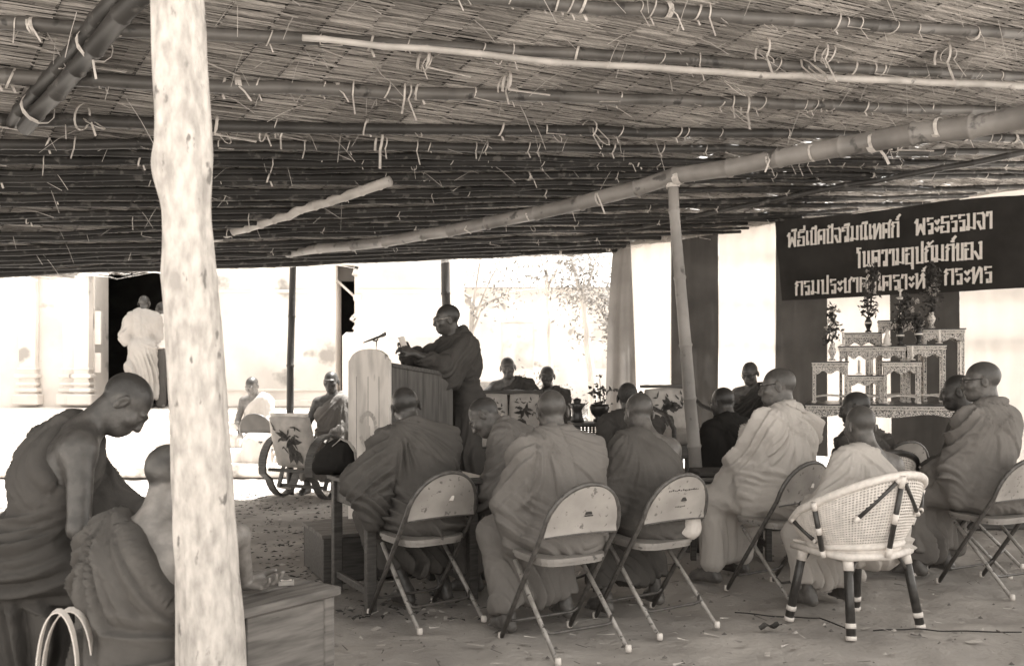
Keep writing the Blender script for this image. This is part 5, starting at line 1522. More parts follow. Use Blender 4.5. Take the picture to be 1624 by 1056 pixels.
# ------------------------------------------------------------------ upholstered seats with printed covers
def cushion_mesh(mb, c, size, mi=0, M_=None, puff=.25, n=10):
    """pillow box: rounded slab, x width, z height, y thickness"""
    V = []; c = Vector(c)
    for side in (1, -1):
        for i in range(n + 1):
            for j in range(n + 1):
                u, v = i / n * 2 - 1, j / n * 2 - 1
                e = (1 - abs(u) ** 4) * (1 - abs(v) ** 4)
                rr = 1 - .06 * (abs(u) * abs(v)) ** 2
                p = Vector((u * size[0] / 2 * rr, side * (size[1] / 2 * (.35 + .65 * max(e, 0) ** .4)), v * size[2] / 2 * rr)); V.append((M_ @ p if M_ is not None else p) + c)
    W_ = n + 1; k = W_ * W_; Fc = []
    for i in range(n):
        for j in range(n):
            q = (i * W_ + j, (i + 1) * W_ + j, (i + 1) * W_ + j + 1, i * W_ + j + 1); Fc.append(q); Fc.append(tuple(k + z for z in q[::-1]))
    for i in range(n):
        for (a, b) in ((i * W_, (i + 1) * W_), ((i + 1) * W_ + n, i * W_ + n), (i + 1, i), (n * W_ + i, n * W_ + i + 1)):
            Fc.append((a, b, k + b, k + a)[::-1])
    mb.add(V, Fc, mi, True)
def floral(mb, c, sx, sz, y, seed, mi=0, M_=None, flip=1):
    """printed flower and leaves as thin appliques lying on the cover"""
    rg_ = random.Random(seed); c = Vector(c)
    def leafp(p, ang, L, w):
        d = Vector((math.cos(ang), 0, math.sin(ang))); n_ = Vector((-d.z, 0, d.x))
        pts = [p, p + d * L * .3 + n_ * w, p + d * L * .65 + n_ * w * .8, p + d * L, p + d * L * .65 - n_ * w * .8, p + d * L * .3 - n_ * w]
        V = [Vector((q.x, y, q.z)) for q in pts]; V = [(M_ @ v if M_ is not None else v) + c for v in V]
        mb.add(V, [tuple(range(6))], mi)
    for k in range(11): leafp(Vector((rg_.uniform(-.05, .05) * sx, 0, rg_.uniform(0, .12) * sz)), rg_.uniform(0, 6.28), rg_.uniform(.16, .34) * min(sx, sz), .05 * sx)
    for k in range(16): leafp(Vector((rg_.uniform(-.35, .3) * sx, 0, rg_.uniform(-.1, .32) * sz)), rg_.uniform(0, 6.28), rg_.uniform(.08, .18) * sx, .018 * sx)
    for a_ in (-2.0, -1.2, -1.6): leafp(Vector((.1 * sx + .1 * math.cos(a_) * sx, 0, -.12 * sz)), a_, .30 * sz, .07 * sx)
def loop_chair():
    t = thing('loop_arm_chair', 'bentwood easy chair with looped arms and a leaf-printed pale back cover', 'armchair', (X_(486, 10.0), 10.0, 0), R(-30))
    Mb = Matrix.Rotation(R(14), 3, 'X')
    mb = MB(); cushion_mesh(mb, (0, -.20, .60), (.56, .10, .56), M_=Mb); bc = mb.build('back_cover', M['cushion'], t)
    mb = MB(); floral(mb, (0, -.20, .60), .56, .56, -.0545, 3, M_=Mb); o = mb.build('leaf_print', M['print'], bc); o['kind'] = 'stuff'
    mb = MB(); cushion_mesh(mb, (0, .10, .40), (.54, .52, .12)); mb.build('seat_cushion', M['cushion'], t)
    for s in (-1, 1):
        lp = [Vector((s * .32, -.02 + .30 * math.cos(q) * (1.0 if math.sin(q) > -.3 else .75), .34 + .33 * math.sin(q) * (1 if math.sin(q) > 0 else 1.0))) for q in np.linspace(0, 2 * math.pi, 29)[:-1]]
        mb = MB(); mb.ribbon(lp + [lp[0], lp[1]], .095, (1, 0, 0), thick=.011); a_ = mb.build('arm_loop', M['wood'], t)
        m = MB(); m.ribbon([Vector((s * .32, .10, .60)), Vector((s * .32, -.08, .10))], .045, (1, 0, 0), thick=.01); m.build('cross_bar', M['wood'], a_)
        m = MB(); m.ribbon([Vector((s * .32, -.08, .10)), Vector((s * .32, .14, .05))], .045, (1, 0, 0), thick=.01); m.build('cross_bar', M['wood_pale'], a_)
    for (y, z) in ((-.22, .30), (.28, .33), (-.05, .12), (-.26, .88)):
        mb = MB(); mb.box((0, y, z), (.64 if z < .8 else .5, .035, .035), bev=.004); mb.build('rail', M['wood'] if z < .8 else M['wood_pale'], t)
loop_chair()
def covered_seat(label, loc, z0, a, w, backs, seed, bow=False, name='settee', backh=.62, cat='settee'):
    t = thing(name, label, cat, (loc[0], loc[1], z0), R(a))
    mb = MB(); mb.box((0, .05, .30), (w, .58, .12), bev=.01); mb.build('seat_frame', M['wood'], t)
    mb = MB(); cushion_mesh(mb, (0, .08, .41), (w - .06, .56, .13)); mb.build('seat_cushion', M['cushion'], t)
    for (x, y) in ((-w / 2 + .04, -.2), (w / 2 - .04, -.2), (-w / 2 + .04, .3), (w / 2 - .04, .3)):
        mb = MB(); mb.box((x, y, .12), (.05, .05, .24), bev=.004); mb.build('leg', M['wood'], t)
    bw = w / backs
    for k in range(backs):
        x = -w / 2 + bw * (k + .5); Mb = Matrix.Rotation(R(10), 3, 'X')
        mb = MB(); cushion_mesh(mb, (x, -.25, .64), (bw - .015, .11, .40), M_=Mb); b = mb.build('back_cover', M['cushion'], t)
        for yy in (-.0585, .0585):
            mb = MB(); floral(mb, (x, -.25, .64), bw, .40, yy, seed + k, M_=Mb); o = mb.build('leaf_print', M['print'], b); o['kind'] = 'stuff'
    mb = MB(); mb.box((0, -.30, .855), (w + .04, .045, .03), bev=.006); mb.build('top_rail', M['wood'], t)
    mb = MB(); mb.box((0, -.27, .46), (w + .02, .04, .10), bev=.005); mb.build('back_rail', M['wood'], t)
    for s in (-1, 1):
        mb = MB(); mb.tube([(s * (w / 2 + .02), -.30, .80), (s * (w / 2 + .04), -.1, .68), (s * (w / 2 + .04), .2, .62), (s * (w / 2 + .03), .33, .50), (s * (w / 2 + .02), .33, .26)], .022, 8); mb.build('arm', M['wood'], t)
    if bow:
        mb = MB()
        mb.ribbon([(.02, .345 - .02, .66), (-.03, .37, .60), (-.06, .375, .54), (-.04, .37, .52), (.0, .36, .58), (.02, .345, .66)], .05, (0, .3, 1), thick=.003)
        mb.ribbon([(.02, .33, .66), (.07, .36, .70), (.10, .36, .74)], .05, (1, 0, .6), thick=.003); mb.build('tied_bow', M['robe_white'], t)
    return t
covered_seat('settee with two leaf-printed pale back covers under a dark rail, left of the yard', (X_(803, 8.75), 8.95), SZ, 176, .62, 2, 5, bow=True)
covered_seat('armchair with a leaf-printed cover just left of the bamboo post', (X_(1080, 8.5), 8.5), SZ + .06, 200, .46, 1, 11, name='armchair', cat='armchair')
def desk_bag():
    Fd = Field(); Fd.ell((0, 0, .085), (.12, .08, .095), .05); Fd.ell((.03, .0, .12), (.085, .07, .09), .05); Fd.ell((-.07, -.01, .05), (.07, .07, .05), .05)
    D, ax = Fd.eval((-.25, -.2, -.05), (.25, .2, .32), .008); V, Q = nets(D, ax, .008); N_ = vnormals(V, Q)
    f = ridged(np.stack([V[:, 0] * 13, V[:, 1] * 13, V[:, 2] * 9], 1), 4); V = V + N_ * ((f - .5) * .02)[:, None]; V[:, 2] = np.maximum(V[:, 2], 0)
    t = thing('shoulder_bag', 'dark slumped cloth bag with a pale strap on the far corner of the desk', 'bag', (X_(532, 5.72), 5.72, .702), R(10))
    link(bpy.data.objects.new('pouch', mesh_np('pouch', V, Q, M['robe_black'])), t)
    mb = MB(); mb.ribbon([(-.02, -.05, .17), (.03, -.04, .215), (.08, -.05, .195), (.115, -.06, .14), (.125, -.05, .07)], .035, (.3, 1, .2), thick=.002); mb.build('strap', M['cushion'], t)
desk_bag()

# ------------------------------------------------------------------ pot plant on a lattice stand, dark jar
def lattice_stand():
    x, y = X_(948, 7.9), 7.95
    t = thing('lattice_stand', 'dark table with a pierced lattice apron, under the potted plant', 'table', (x, y, SZ), R(5))
    mb = MB(); mb.box((0, 0, .615), (.46, .34, .025), bev=.004); mb.build('top', M['wood'], t)
    for (sx, sy) in ((-1, -1), (1, -1), (-1, 1), (1, 1)):
        mb = MB(); mb.box((sx * .20, sy * .14, .30), (.035, .035, .60), bev=.003); mb.build('leg', M['wood'], t)
    for side in (-1, 1):
        mb = MB()
        for k in range(13): mb.box((-.18 + .03 * k, side * .15, .49), (.010, .012, .21))
        for k in range(6): mb.box((0, side * .151, .40 + .036 * k), (.38, .010, .010))
        o = mb.build('lattice', M['wood'], t); o['kind'] = 'stuff'
    mb = MB(); mb.box((0, 0, .36), (.42, .30, .015)); mb.build('shelf', M['wood_pale'], t)
    return x, y
lx, ly = lattice_stand()
def leafy(mb, c, r, n, rg_, l, mi=0, up=.5):
    for _ in range(n):
        p = Vector(c) + Vector((rg_.gauss(0, .45) * r[0], rg_.gauss(0, .45) * r[1], rg_.gauss(0, .45) * r[2]))
        a = Vector((rg_.gauss(0, 1), rg_.gauss(0, 1), rg_.gauss(up, .7))).normalized(); b = a.orthogonal().normalized(); L = l * rg_.uniform(.6, 1.4)
        q = a.cross(b) * L * .12
        mb.add([p - a * L * .5, p + b * L * .28 + q, p + a * L * .5, p - b * L * .28 + q], [(0, 1, 2), (0, 2, 3)], mi)
def pot_plant():
    t = thing('potted_plant', 'small leafy plant in a dark pot in front of the sunlit yard', 'plant', (lx + .02, ly, SZ + .628)); rg_ = random.Random(6)
    mb = MB(); mb.lathe([(.05, 0), (.055, .02), (.035, .03), (.07, .07), (.085, .12), (.075, .15), (.06, .145)], n=16); mb.build('pot', M['lacquer'], t)
    mb = MB(); leafy(mb, (0, 0, .22), (.12, .10, .09), 70, rg_, .05); o = mb.build('foliage', M['leaf'], t)
    mb = MB(); mb.tube([(0, 0, .12), (.01, 0, .25), (.0, 0, .36)], .003, 5); leafy(mb, (.0, 0, .38), (.03, .03, .02), 8, rg_, .03); mb.build('stem', M['leaf'], t)
pot_plant()
def jar():
    t = thing('jar', 'dark flared jar standing left of the potted plant', 'jar', (lx - .17, ly - .02, SZ + .628))
    mb = MB(); mb.lathe([(.05, 0), (.06, .01), (.045, .05), (.04, .10), (.075, .15), (.07, .155), (.04, .12)], n=14); mb.build('body', M['lacquer'], t)
    mb = MB(); mb.lathe([(.038, .10), (.03, .16), (.035, .19), (.01, .20)], n=12); mb.build('stopper', M['black'], t)
jar()
# low stand with rolled mats and papers in front of the dark-clad person
def mat_table():
    x, y = 1.52, 6.75
    t, u, v = table('low_stand', 'low dark stand holding folded mats, right of the bamboo post', (x - .30, y - .16), (1, -.06), .62, (0, 1), .40, .50, 'wood', .025, .06, .04)
    rg_ = random.Random(2)
    for k, (z, w, lab) in enumerate(((.503, .56, 'undermost dark folded mat on the low stand'), (.545, .54, 'middle folded mat on the low stand, its edge paler'), (.585, .50, 'topmost folded mat on the low stand'))):
        mb = MB(); mb.box((0, 0, .018), (w, .34, .036), bev=.012); mb.box((.01, -.002, .018), (w + .01, .335, .004))
        o = mb.build('folded_mat', M[('wood', 'wood_mid', 'robe_dark')[k]]); o.location = (x + .02 + rg_.uniform(-.02, .02), y + .04, z); o.rotation_euler = (0, 0, R(rg_.uniform(-6, 4))); tag(o, lab, 'mat', 'folded mats on the low stand')
mat_table()

# ------------------------------------------------------------------ altar: inlaid tables on a long base
ALT = Matrix.Translation((3.50, 8.78, 0)) @ Matrix.Rotation(R(-19), 4, 'Z'); AZ = 1.03
def scallop(x0, x1, z1, dep, y, n=14):
    pts = [(x0, y, z1), (x1, y, z1)]
    for i in range(n + 1):
        u = 1 - i / n; d = dep * (.35 + .65 * abs(math.cos(u * math.pi * 2)) ** .7 * (0.55 + .45 * abs(u * 2 - 1)) + .25 * math.exp(-((u - .5) / .1) ** 2))
        pts.append((x0 + (x1 - x0) * u, y, z1 - d))
    return pts
def altar_table(label, x, y, w, d, h_, group='inlaid altar tables', z=AZ, leg=.026, stretch=True, base=False):
    p = ALT @ Vector((x, y, z)); t = thing('altar_table' if not base else 'altar_platform', label, 'table', p, R(-19), group if not base else None)
    mb = MB(); mb.box((0, 0, h_ - .012), (w + .03, d + .03, .012), bev=.003); mb.build('top', M['lacquer'], t)
    for (o_, zz, m) in ((.020, .0225, 'gold_plain'), (.010, .036, 'gold'), (.016, .048, 'gold_plain')):
        mb = MB(); mb.box((0, 0, h_ - zz - .002), (w + o_, d + o_, .0115), bev=.003); mb.build('moulding', M[m], t)
    hz = h_ - .057
    for (sx, sy) in ((-1, -1), (1, -1), (-1, 1), (1, 1)):
        mb = MB(); mb.box((sx * (w / 2 - leg / 2), sy * (d / 2 - leg / 2), hz / 2), (leg, leg, hz), bev=.003); lg = mb.build('leg', M['gold'], t)
        for q in (-1, 1):
            m2 = MB(); m2.box((sx * (w / 2 - leg / 2) + q * (leg / 2 - .002), sy * (d / 2 - leg / 2) - sy * 0 - (leg / 2 + .002), hz / 2), (.004, .004, hz)); m2.build('edge_bead', M['gold_plain'], lg)
        m2 = MB(); m2.box((sx * (w / 2 - leg / 2), sy * (d / 2 - leg / 2), .012), (leg + .012, leg + .012, .02), bev=.004); m2.build('foot', M['gold_plain'], lg)
    dep = min(.075, h_ * .19)
    for sy in (-1, 1):
        mb = MB(); mb.prism(scallop(-w / 2 + leg, w / 2 - leg, hz, dep, sy * (d / 2 - .018)), (0, .012, 0)); mb.build('apron', M['gold'], t)
    for sx in (-1, 1):
        mb = MB(); mb.prism([(sx * (d / 2 - .018) if False else sx * (w / 2 - .018), yy, zz) for (yy, _, zz) in scallop(-d / 2 + leg, d / 2 - leg, hz, dep, 0)], (.012, 0, 0)); mb.build('apron', M['gold'], t)
    if stretch:
        for sy in (-1, 1):
            mb = MB(); mb.tube([(x_, sy * (d / 2 - leg / 2), .055 + .018 * math.sin((x_ / (w - leg) + .5) * math.pi)) for x_ in np.linspace(-w / 2 + leg, w / 2 - leg, 9)], .007, 6); mb.build('stretcher', M['gold_plain'], t)
        for sx in (-1, 1):
            mb = MB(); mb.tube([(sx * (w / 2 - leg / 2), y_, .055 + .018 * math.sin((y_ / (d - leg) + .5) * math.pi)) for y_ in np.linspace(-d / 2 + leg, d / 2 - leg, 7)], .007, 6); mb.build('stretcher', M['gold_plain'], t)
    return t
altar_table('long carved base that carries all the inlaid altar tables', .0, .42, 1.46, 1.10, AZ - SZ, z=SZ, leg=.07, stretch=False, base=True)
m_ = MB(); 
altar_table('front left altar table, tall bouquet on it', -.52, .08, .31, .28, .40)
altar_table('front right altar table, nearest the boy and open to the side', .11, .08, .31, .28, .40)
altar_table('lowest altar table, between the two front ones', -.205, .10, .30, .26, .27)
altar_table('middle-row altar table on the left side', -.30, .40, .27, .28, .55)
altar_table('middle-row altar table in the centre, a small white figure on it', .0, .40, .31, .28, .55)
altar_table('middle-row altar table on the right, long legs down to the base', .34, .40, .33, .30, .56)
altar_table('back altar table on the left, slim vase on it', -.22, .72, .32, .28, .69)
altar_table('topmost altar table at the centre back', .14, .74, .40, .28, .81)
altar_table('back altar table on the right with the tallest legs', .52, .72, .36, .34, .72)
def bouquet(label, x, y, z, h_, vase, leaves, petals, lean=0, seed=0, spread=.10, name='flower_vase'):
    h_ = h_ * .96; leaves = int(leaves * 1.7); p = ALT @ Vector((x, y, AZ + z + .0025)); t = thing(name, label, 'vase', p, 0, 'flower vases on the altar'); rg_ = random.Random(seed)
    mb = MB(); mb.lathe([(.030, 0), (.034, .008), (.016, .022), (.020, .04), (.034, .075), (.036, .10), (.020, .135), (.024, .155), (.020, .156), (.014, .13)], n=14); o = mb.build('vase', M[vase], t)
    m2 = MB(); m2.lathe([(.0365, .085), (.038, .092), (.0365, .099)], n=14, cap=False); m2.build('gilt_band', M['gold_plain'], o)
    mb = MB()
    for k in range(7):
        a_ = rg_.uniform(0, 6.28); e = Vector((spread * .7 * math.cos(a_) + lean * .5, spread * .7 * math.sin(a_), h_ * rg_.uniform(.7, 1)))
        mb.tube([(0, 0, .14), e * .55 + Vector((0, 0, .05)), e], .0028, 5)
    mb.build('stems', M['leaf'], t)
    mb = MB()
    for k in range(9):
        u = k / 8; leafy(mb, (lean * u + rg_.gauss(0, spread * .35), rg_.gauss(0, spread * .35), .17 + (h_ - .17) * u), (spread * (1.1 - .6 * u), spread * (1.1 - .6 * u), .06), leaves // 9, rg_, .055)
    mb.build('leaves', M['leaf'], t)
    if petals:
        mb = MB()
        for k in range(7):
            u = rg_.uniform(.35, 1); leafy(mb, (lean * u + rg_.gauss(0, spread * .5), rg_.gauss(0, spread * .5) - .02, .17 + (h_ - .17) * u), (.022, .022, .022), petals // 7, rg_, .028, up=0)
        o = mb.build('petals', M['petal'], t); o['kind'] = 'stuff'
    return t
bouquet('tall greyish bouquet on the front left altar table', -.50, .06, .40, .52, 'gold', 80, 130, -.02, 1, .07)
bouquet('slim dark vase of spiky flowers on the back left altar table', -.16, .70, .69, .66, 'lacquer', 130, 70, .02, 2, .085)
bouquet('bushy pale bouquet in front of the topmost altar table', .12, .40, .55, .46, 'lacquer', 110, 110, .03, 3, .09)
bouquet('tallest bouquet, on the back right altar table', .42, .68, .72, .62, 'gold', 110, 160, .03, 4, .085)
bouquet('low dark vase with drooping leaves on the middle-row right table', .28, .36, .56, .26, 'lacquer', 70, 0, 0, 5, .06)
def finial():
    p = ALT @ Vector((.14, .74, AZ + .812)); t = thing('tiered_ornament', 'small tiered spire ornament standing on the topmost altar table', 'ornament', p)
    mb = MB(); mb.lathe([(.05, 0), (.055, .01), (.02, .03), (.016, .10), (.04, .12), (.012, .14), (.010, .20), (.035, .215), (.010, .23), (.008, .28), (.026, .295), (.006, .31), (.002, .42)], n=14); mb.build('spire', M['gold_plain'], t)
    for z in (.13, .22, .30):
        m = MB(); m.lathe([(.05 - (z - .13) * .1, z), (.052 - (z - .13) * .1, z + .004), (.01, z + .012)], n=14); m.build('tier', M['petal'], t)
finial()
for i, (x, y, z, lab) in enumerate(((.0, .38, .55, 'small white seated figure at the middle of the altar'), (-.15, .06, .27, 'white candle on the lowest altar table, left one'), (-.26, .08, .27, 'white candle on the lowest altar table, right of the bouquet'), (-.40, .36, .55, 'white candle at the left end of the middle altar row'), (.46, .36, .56, 'white candle at the right end of the middle altar row'), (.20, .04, .40, 'white candle on the front right altar table'))):
    p = ALT @ Vector((x, y, AZ + z + .0025))
    t = thing('altar_figure' if i == 0 else 'candle', lab, 'figure' if i == 0 else 'candle', p)
    mb = MB()
    if i == 0: mb.lathe([(.04, 0), (.042, .015), (.03, .025), (.035, .05), (.022, .08), (.026, .09), (.012, .105), (.018, .125), (.012, .145), (.003, .16)], n=14); mb.build('body', M['white'], t)
    else:
        mb.lathe([(.012, .03), (.012, .13), (.010, .132)], n=10); mb.build('wax', M['white'], t)
        m = MB(); m.lathe([(.03, 0), (.032, .006), (.010, .012), (.010, .028), (.018, .032)], n=12); m.build('holder', M['gold_plain'], t)
        m = MB(); m.tube([(0, 0, .131), (.001, 0, .145)], .0012, 4); m.build('wick', M['black'], t)

# ------------------------------------------------------------------ on the ground
def ground_things():
    for i, (pts, lab) in enumerate(((((1165, 972), (1240, 979), (1300, 981), (1350, 1000)), 'thin dark cable on the ground left of the cane chair leg'), (((1385, 1001), (1450, 998), (1500, 1002), (1620, 1003)), 'thin dark cable running to the right edge of the ground'))):
        P = []
        for (px, py) in pts:
            Y = CAMZ * 1500 / (py - HOR); P.append((X_(px, Y), Y, .004))
        rr = []
        for a_, b_ in zip(P[:-1], P[1:]):
            for s in np.linspace(0, 1, 8)[:-1]: rr.append((a_[0] + (b_[0] - a_[0]) * s, a_[1] + (b_[1] - a_[1]) * s + .008 * math.sin(len(rr) * .9), .005))
        rr.append(P[-1]); mb = MB(); mb.tube(rr, .004, 6); o = mb.build('cable', M['black']); tag(o, lab, 'cable')
    Y = CAMZ * 1500 / (1000 - HOR); V = []; n = 8
    for i in range(n + 1):
        for j in range(5): V.append(((i / n - .5) * .115, (j / 4 - .5) * .06 * (1 - .5 * abs(i / n - .5)), .006 + .018 * math.sin(i / n * 5) ** 2 + .012 * (j / 4 - .5) ** 2 * 4))
    Q = [(a * 5 + b, (a + 1) * 5 + b, (a + 1) * 5 + b + 1, a * 5 + b + 1) for a in range(n) for b in range(4)]
    o = link(bpy.data.objects.new('dry_leaf', mesh_np('dry_leaf', V, Q, M['rib']))); o.location = (X_(1222, Y), Y, .004); o.rotation_euler = (0, 0, R(18)); tag(o, 'curled dark dry leaf on the bare ground before the cane chair', 'leaf')
ground_things()
def seat_bag():
    """white cloth bag sagging on the seat beside the monk's hip"""
    Fd = Field(); Fd.ell((0, 0, .10), (.055, .07, .10), .04); Fd.ell((-.02, .0, .04), (.07, .08, .05), .05); Fd.cap((.02, 0, .18), (.035, .01, .27), .035, .028, .04); Fd.cap((.035, .01, .27), (.05, .0, .30), .03, .02, .02)
    D, ax = Fd.eval((-.16, -.16, -.05), (.16, .16, .4), .007); V, Q = nets(D, ax, .007); N_ = vnormals(V, Q)
    f = ridged(np.stack([V[:, 0] * 20, V[:, 1] * 20, V[:, 2] * 9], 1), 3); V = V + N_ * ((f - .5) * .012)[:, None]
    c = Matrix.Rotation(R(34), 3, 'Z') @ Vector((.178, -.10, 0)); o = link(bpy.data.objects.new('white_bag', mesh_np('white_bag', V, Q, M['robe_white']))); o.location = (.745 + c.x, 5.007 + c.y, .445); o.scale = (.9, .9, .8)
    tag(o, 'crumpled white cloth bag on the seat of the chair with writing', 'bag')
seat_bag()
# ================================================================== the people
def wl(loc, yaw, z0, p):
    a = R(yaw); dx, dy = p[0] - loc[0], p[1] - loc[1]
    return (dx * math.cos(a) + dy * math.sin(a), -dx * math.sin(a) + dy * math.cos(a), p[2] - z0)
lap = lambda s, w=.10, y=.33: {1: (w, y, s + .17), -1: (-w, y, s + .17)}

# near left: bending over the table, bare right arm reaching down
l = (-1.80, 3.56); yw = -62
person('monk bending forward at far left, bare right arm reaching down to the paper', l, yw, seat=.54, lean=13, curve=20, head=(-5, 36, 0), robe='one', cloth='robe_dark', skin='skin_dark',
       hands={1: wl(l, yw, 0, (-1.47, 3.62, .66)), -1: (-.05, .50, .70)}, poles={1: (.5, -.3, -.9), -1: (-.7, -.4, -.6)}, seed=1, girth=1.06, curl=(.5, .4), hem=.05, hr=.0075, skirt=True, knees={1: (.10, .34, .42), -1: (-.20, .36, .42)}, feet={1: (.10, .22), -1: (-.18, .26)})
# seated behind the trunk post, right hand lying open on the rough table
l = (-1.22, 3.06); yw = -22
person('monk behind the trunk post, bare right shoulder, open hand on the rough table', l, yw, seat=.25, lean=6, curve=14, head=(-10, 6, 0), robe='one', cloth='robe', skin='skin_pale',
       hands={1: wl(l, yw, 0, (-.975, 3.47, .540)), -1: (-.14, .32, .42)}, poles={1: (.22, .0, 1), -1: (-.7, -.5, -.5)}, palms={1: (-.1, -.25, 1, .97, .18, .0), -1: (.3, 0, -1)},
       curl=(.55, .4), seed=2, cut_=(-.045, -.07), girth=1.04, hem=.10, hhand=.0035, hr=.0075, sc=.96, knees={1: (-.02, .38, .33), -1: (-.32, .32, .33)}, feet={1: (-.04, .34), -1: (-.32, .32)})
# in the temple doorway
person('monk in a pale robe standing in the temple doorway, back turned', (X_(226, 13.75), 13.75), 8, z0=.80, pose='stand', robe='both', cloth='robe_sunlit', skin='skin_dark', hair='hair', seed=3, sc=.97, hb=.016, hr=.013, hh=.008, hhand=.007, lean=2, girth=.78, hands={1: (.12, .30, .95), -1: (-.16, .26, .95)})
person('man in white shirt and dark trousers beside the doorway monk', (X_(257, 13.75), 13.95), 50, z0=.80, pose='stand', robe='both', cloth='robe_white', skin='skin', seed=4, sc=.93, hb=.016, hr=.013, hh=.008, hhand=.007, hem=.86, folds=.5, hands={1: (.10, .32, .95), -1: (-.10, .32, .95)}, drop=0, group='lay people by the temple')
_p = [o for o in bpy.data.objects if o.name.startswith('person')][-1]
for c in _p.children:
    if c.name.startswith('robe'): c.name = 'shirt'
tr = Field(); 
for s in (1, -1): tr.cap((.09 * s, 0, .86), (.095 * s, .01, .48), .10, .082, .05); tr.cap((.095 * s, .01, .48), (.10 * s, -.01, .07), .08, .075, .03)
D, ax = tr.eval((-.3, -.3, 0), (.3, .3, 1.05), .013); v, q = nets(D, ax, .013)
link(bpy.data.objects.new('trousers', mesh_np('trousers', v, q, M['robe_dark'])), _p)
# sunlit man beyond the far folding chair
person('figure in a pale robe seated in the glare beyond the dark-backed chair', (X_(409, 12.9), 12.9), 172, robe='one', cloth='robe_pale', skin='skin', seed=5, hb=.015, hr=.013, hh=.008, hhand=.007, seat=.42, lean=6, head=(-10, 18, 0))
# facing us left of the lectern
person('monk facing the crowd, seated just left of the lectern', (X_(528, 10.6), 10.6), 172, robe='one', cloth='robe_mid', skin='skin_dark', seed=6, hb=.013, hr=.009, hh=.0065, hhand=.006, seat=.46, lean=0, curve=6, head=(4, 2, 0), hands={1: (.20, .30, .62), -1: (-.08, .32, .64)}, girth=1.05)
# the speaker
l = (-.38, 7.42); yw = 118
person('speaker standing at the lectern in spectacles, papers in his raised hands', l, yw, z0=LZ, pose='stand', robe='both', cloth='robe_dark', skin='skin_dark', seed=7, sc=.97, lean=5, curve=11, head=(-18, 2, 0), girth=1.12,
       hands={1: wl(l, yw, LZ, (-.80, 7.26, 1.49)), -1: wl(l, yw, LZ, (-.73, 7.04, 1.46))}, poles={1: (.5, -.3, -.8), -1: (-.6, -.2, -.7)}, palms={1: (-.6, .3, -.4), -1: (.7, .3, -.2)}, curl=(.8, .8), glasses='metal_rim', hhand=.004, hr=.008)
paper('paper_sheet', 'speech notes held up by the speaker over the lectern', (-.82, 7.08, 1.525), (.08, .12), 128, (62, 8), curl=.02)
# monk on the chipped chair
l = (-.46, 5.17); yw = 34
person('monk on the chipped folding chair, writing at the dark desk', l, yw, seat=.445, lean=12, side=-1, curve=16, head=(-22, 6, 0), robe='both', cloth='robe', skin='skin_dark', seed=8, girth=1.04, sc=.95,
       hands={1: (.05, .40, .74), -1: (-.22, .38, .74)}, poles={1: (.7, -.3, -.5), -1: (-.7, -.3, -.6)}, hr=.0075, feetbox=True, feet={1: (.20, .16), -1: (-.02, .20)}, knees={1: (.20, .40, .47), -1: (-.14, .42, .48)}, hem=.22, drop=.05)
# bending in profile
l = (.20, 5.64); yw = 66
person('monk bending low in profile between the first two chairs', l, yw, seat=.44, lean=22, side=0, curve=24, head=(10, 24, 0), robe='both', cloth='robe_mid', skin='skin', seed=9, hr=.008, hands={1: (.06, .42, .60), -1: (-.06, .44, .60)}, girth=1.0, hem=.14)
# nearest back
l = (.27, 4.69); yw = 27
person('broad-backed monk on the nearest folding chair, crested panel behind him', l, yw, seat=.43, lean=8, side=1, curve=13, head=(-20, 4, 2), robe='both', cloth='robe_mid', skin='skin', hair='hair_grey', seed=10, girth=1.12, sc=.93, hr=.0075, hands={1: (.12, .34, .60), -1: (-.16, .38, .62)}, feetbox=True,
       knees={1: (.16, .42, .50), -1: (-.21, .40, .48)}, feet={1: (.17, .30), -1: (-.22, .20)}, hem=.13, drop=.06)
# back with the white bag
l = (.78, 5.09); yw = 27
person('monk on the chair with writing, light patch on his cropped head', l, yw, seat=.425, lean=12, side=3, curve=15, head=(-6, 6, 3), robe='one', cloth='robe', skin='skin', hair='hair_grey', seed=11, girth=1.08, sc=.93, hr=.0075, hands={1: (.14, .36, .60), -1: (-.12, .36, .60)}, feetbox=True, feet={1: (.14, .20), -1: (-.22, .16)}, hem=.16)
# dark head just beyond
person('person with thick dark hair half hidden behind the grey-headed monk', (X_(999, 7.6), 7.6), 6, seat=.36, thick_hair=True, robe='both', cloth='robe_dark', skin='skin_dark', seed=12, hb=.013, hr=.011, hh=.006, hhand=.006, lean=2, curve=6, head=(-12, 0, 0))
# dark-clad person
person('person in black with a dark head, seated right of the bamboo post', (X_(1168, 7.15), 7.15), 22, seat=.35, robe='both', cloth='robe_black', skin='skin_dark', seed=13, hb=.013, hr=.010, hh=.006, hhand=.006, lean=8, curve=10, head=(10, 8, 0), girth=1.2, group='lay people at the gathering', drop=.05)
# monk facing left in spectacles
person('monk in spectacles facing us before the white stripe, head bowed', (X_(1196, 10.1), 10.1), 150, z0=SZ, seat=.30, robe='one', cloth='robe_dark', skin='skin', hair='hair_grey', seed=14, hb=.013, hr=.0095, hh=.006, hhand=.006, lean=6, curve=8, head=(-4, 14, 0), glasses='lens')
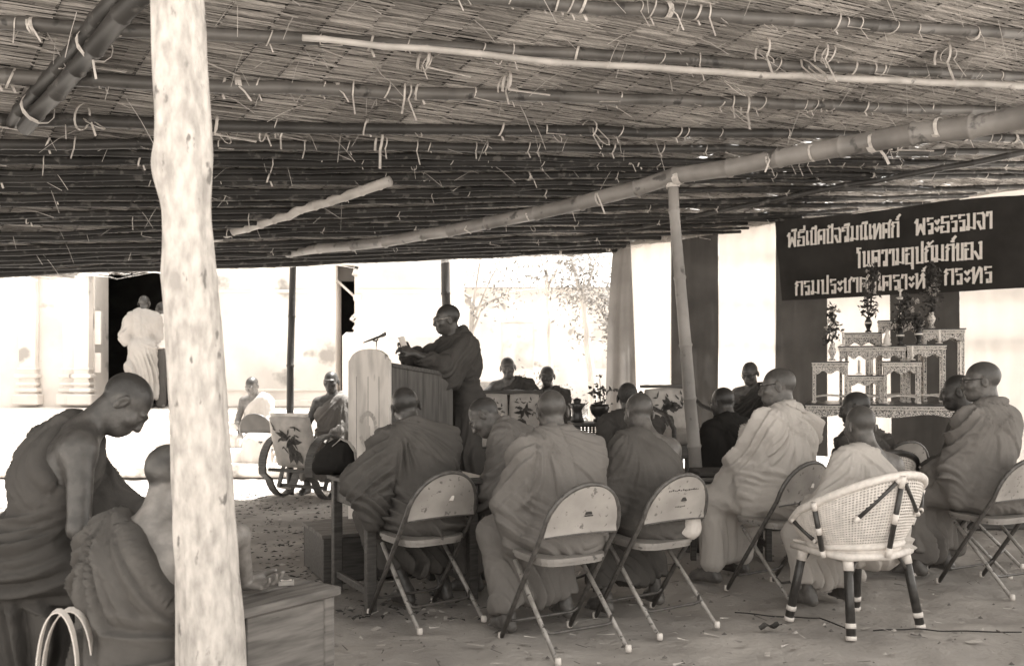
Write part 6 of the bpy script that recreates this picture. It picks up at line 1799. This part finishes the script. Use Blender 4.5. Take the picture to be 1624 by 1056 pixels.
# pale robe
l = (1.67, 5.74); yw = 42
person('monk in a pale robe and spectacles, turned left on his folding chair', l, yw, seat=.46, lean=2, side=4, curve=6, head=(26, 6, 0), robe='both', cloth='robe_pale', skin='skin', hair='hair_grey', seed=15, girth=1.12, sc=1.02, hr=.0075, glasses='lens', hands={1: (.02, .40, .62), -1: (-.16, .40, .60)}, drop=.09, hem=.06, feet={1: (.16, .44), -1: (-.20, .40)})
# second tub chair
l = (2.40, 6.30); yw = 40
person('monk in the second cane chair, profile turned left behind the boy', l, yw, seat=.36, lean=4, curve=8, head=(26, 8, 0), robe='one', cloth='robe', skin='skin_dark', seed=16, sc=.95, hr=.009, hh=.006, hhand=.006)
# the boy
l = (1.92, 5.0); yw = 20
person('boy monk with a shaven head and pale sash in the front cane chair', l, yw, seat=.34, lean=6, side=3, curve=12, head=(-4, 4, -3), robe='one', cloth='robe_pale', skin='skin', hair='hair_grey', seed=17, sc=.92, girth=.90, hr=.0075, hands={1: (.20, .26, .62), -1: (-.20, .28, .60)}, feet={1: (.12, .36), -1: (-.14, .36)}, hem=.14)
# right edge pair
l = (3.11, 6.40); yw = 58
person('monk in a dark one-shoulder robe turned left, right of the altar', l, yw, seat=.43, lean=2, curve=6, head=(6, 4, 0), robe='both', cloth='robe', skin='skin_dark', seed=18, hr=.008, hh=.006, hhand=.006, girth=1.05, drop=.05)
l = (2.98, 5.88); yw = 34
person('tall monk in dark spectacles at the right edge, facing left', l, yw, seat=.47, lean=0, curve=5, head=(34, 2, 0), robe='both', cloth='robe_mid', skin='skin', hair='hair_grey', seed=19, hr=.008, sc=1.05, glasses='lens', girth=1.08, drop=.05)
# beyond the settee
person('monk leaning on the settee back with folded arms', (X_(808, 10.75), 10.75), 178, z0=0, seat=.66, robe='one', cloth='robe_dark', skin='skin', hair='hair_grey', seed=20, hb=.013, hr=.010, hh=.0065, hhand=.006, lean=16, curve=10, head=(4, -4, 4), hands={1: (.05, .42, 1.10), -1: (-.08, .42, 1.11)}, poles={1: (.9, .1, -.2), -1: (-.9, .1, -.2)}, curl=(.25, .25))
person('monk facing us in front of the yard, beside the settee', (X_(868, 10.7), 10.7), 176, z0=0, seat=.52, robe='one', cloth='robe_dark', skin='skin_dark', hair='hair_grey', seed=21, hb=.013, hr=.010, hh=.0065, hhand=.006, lean=2, curve=4)
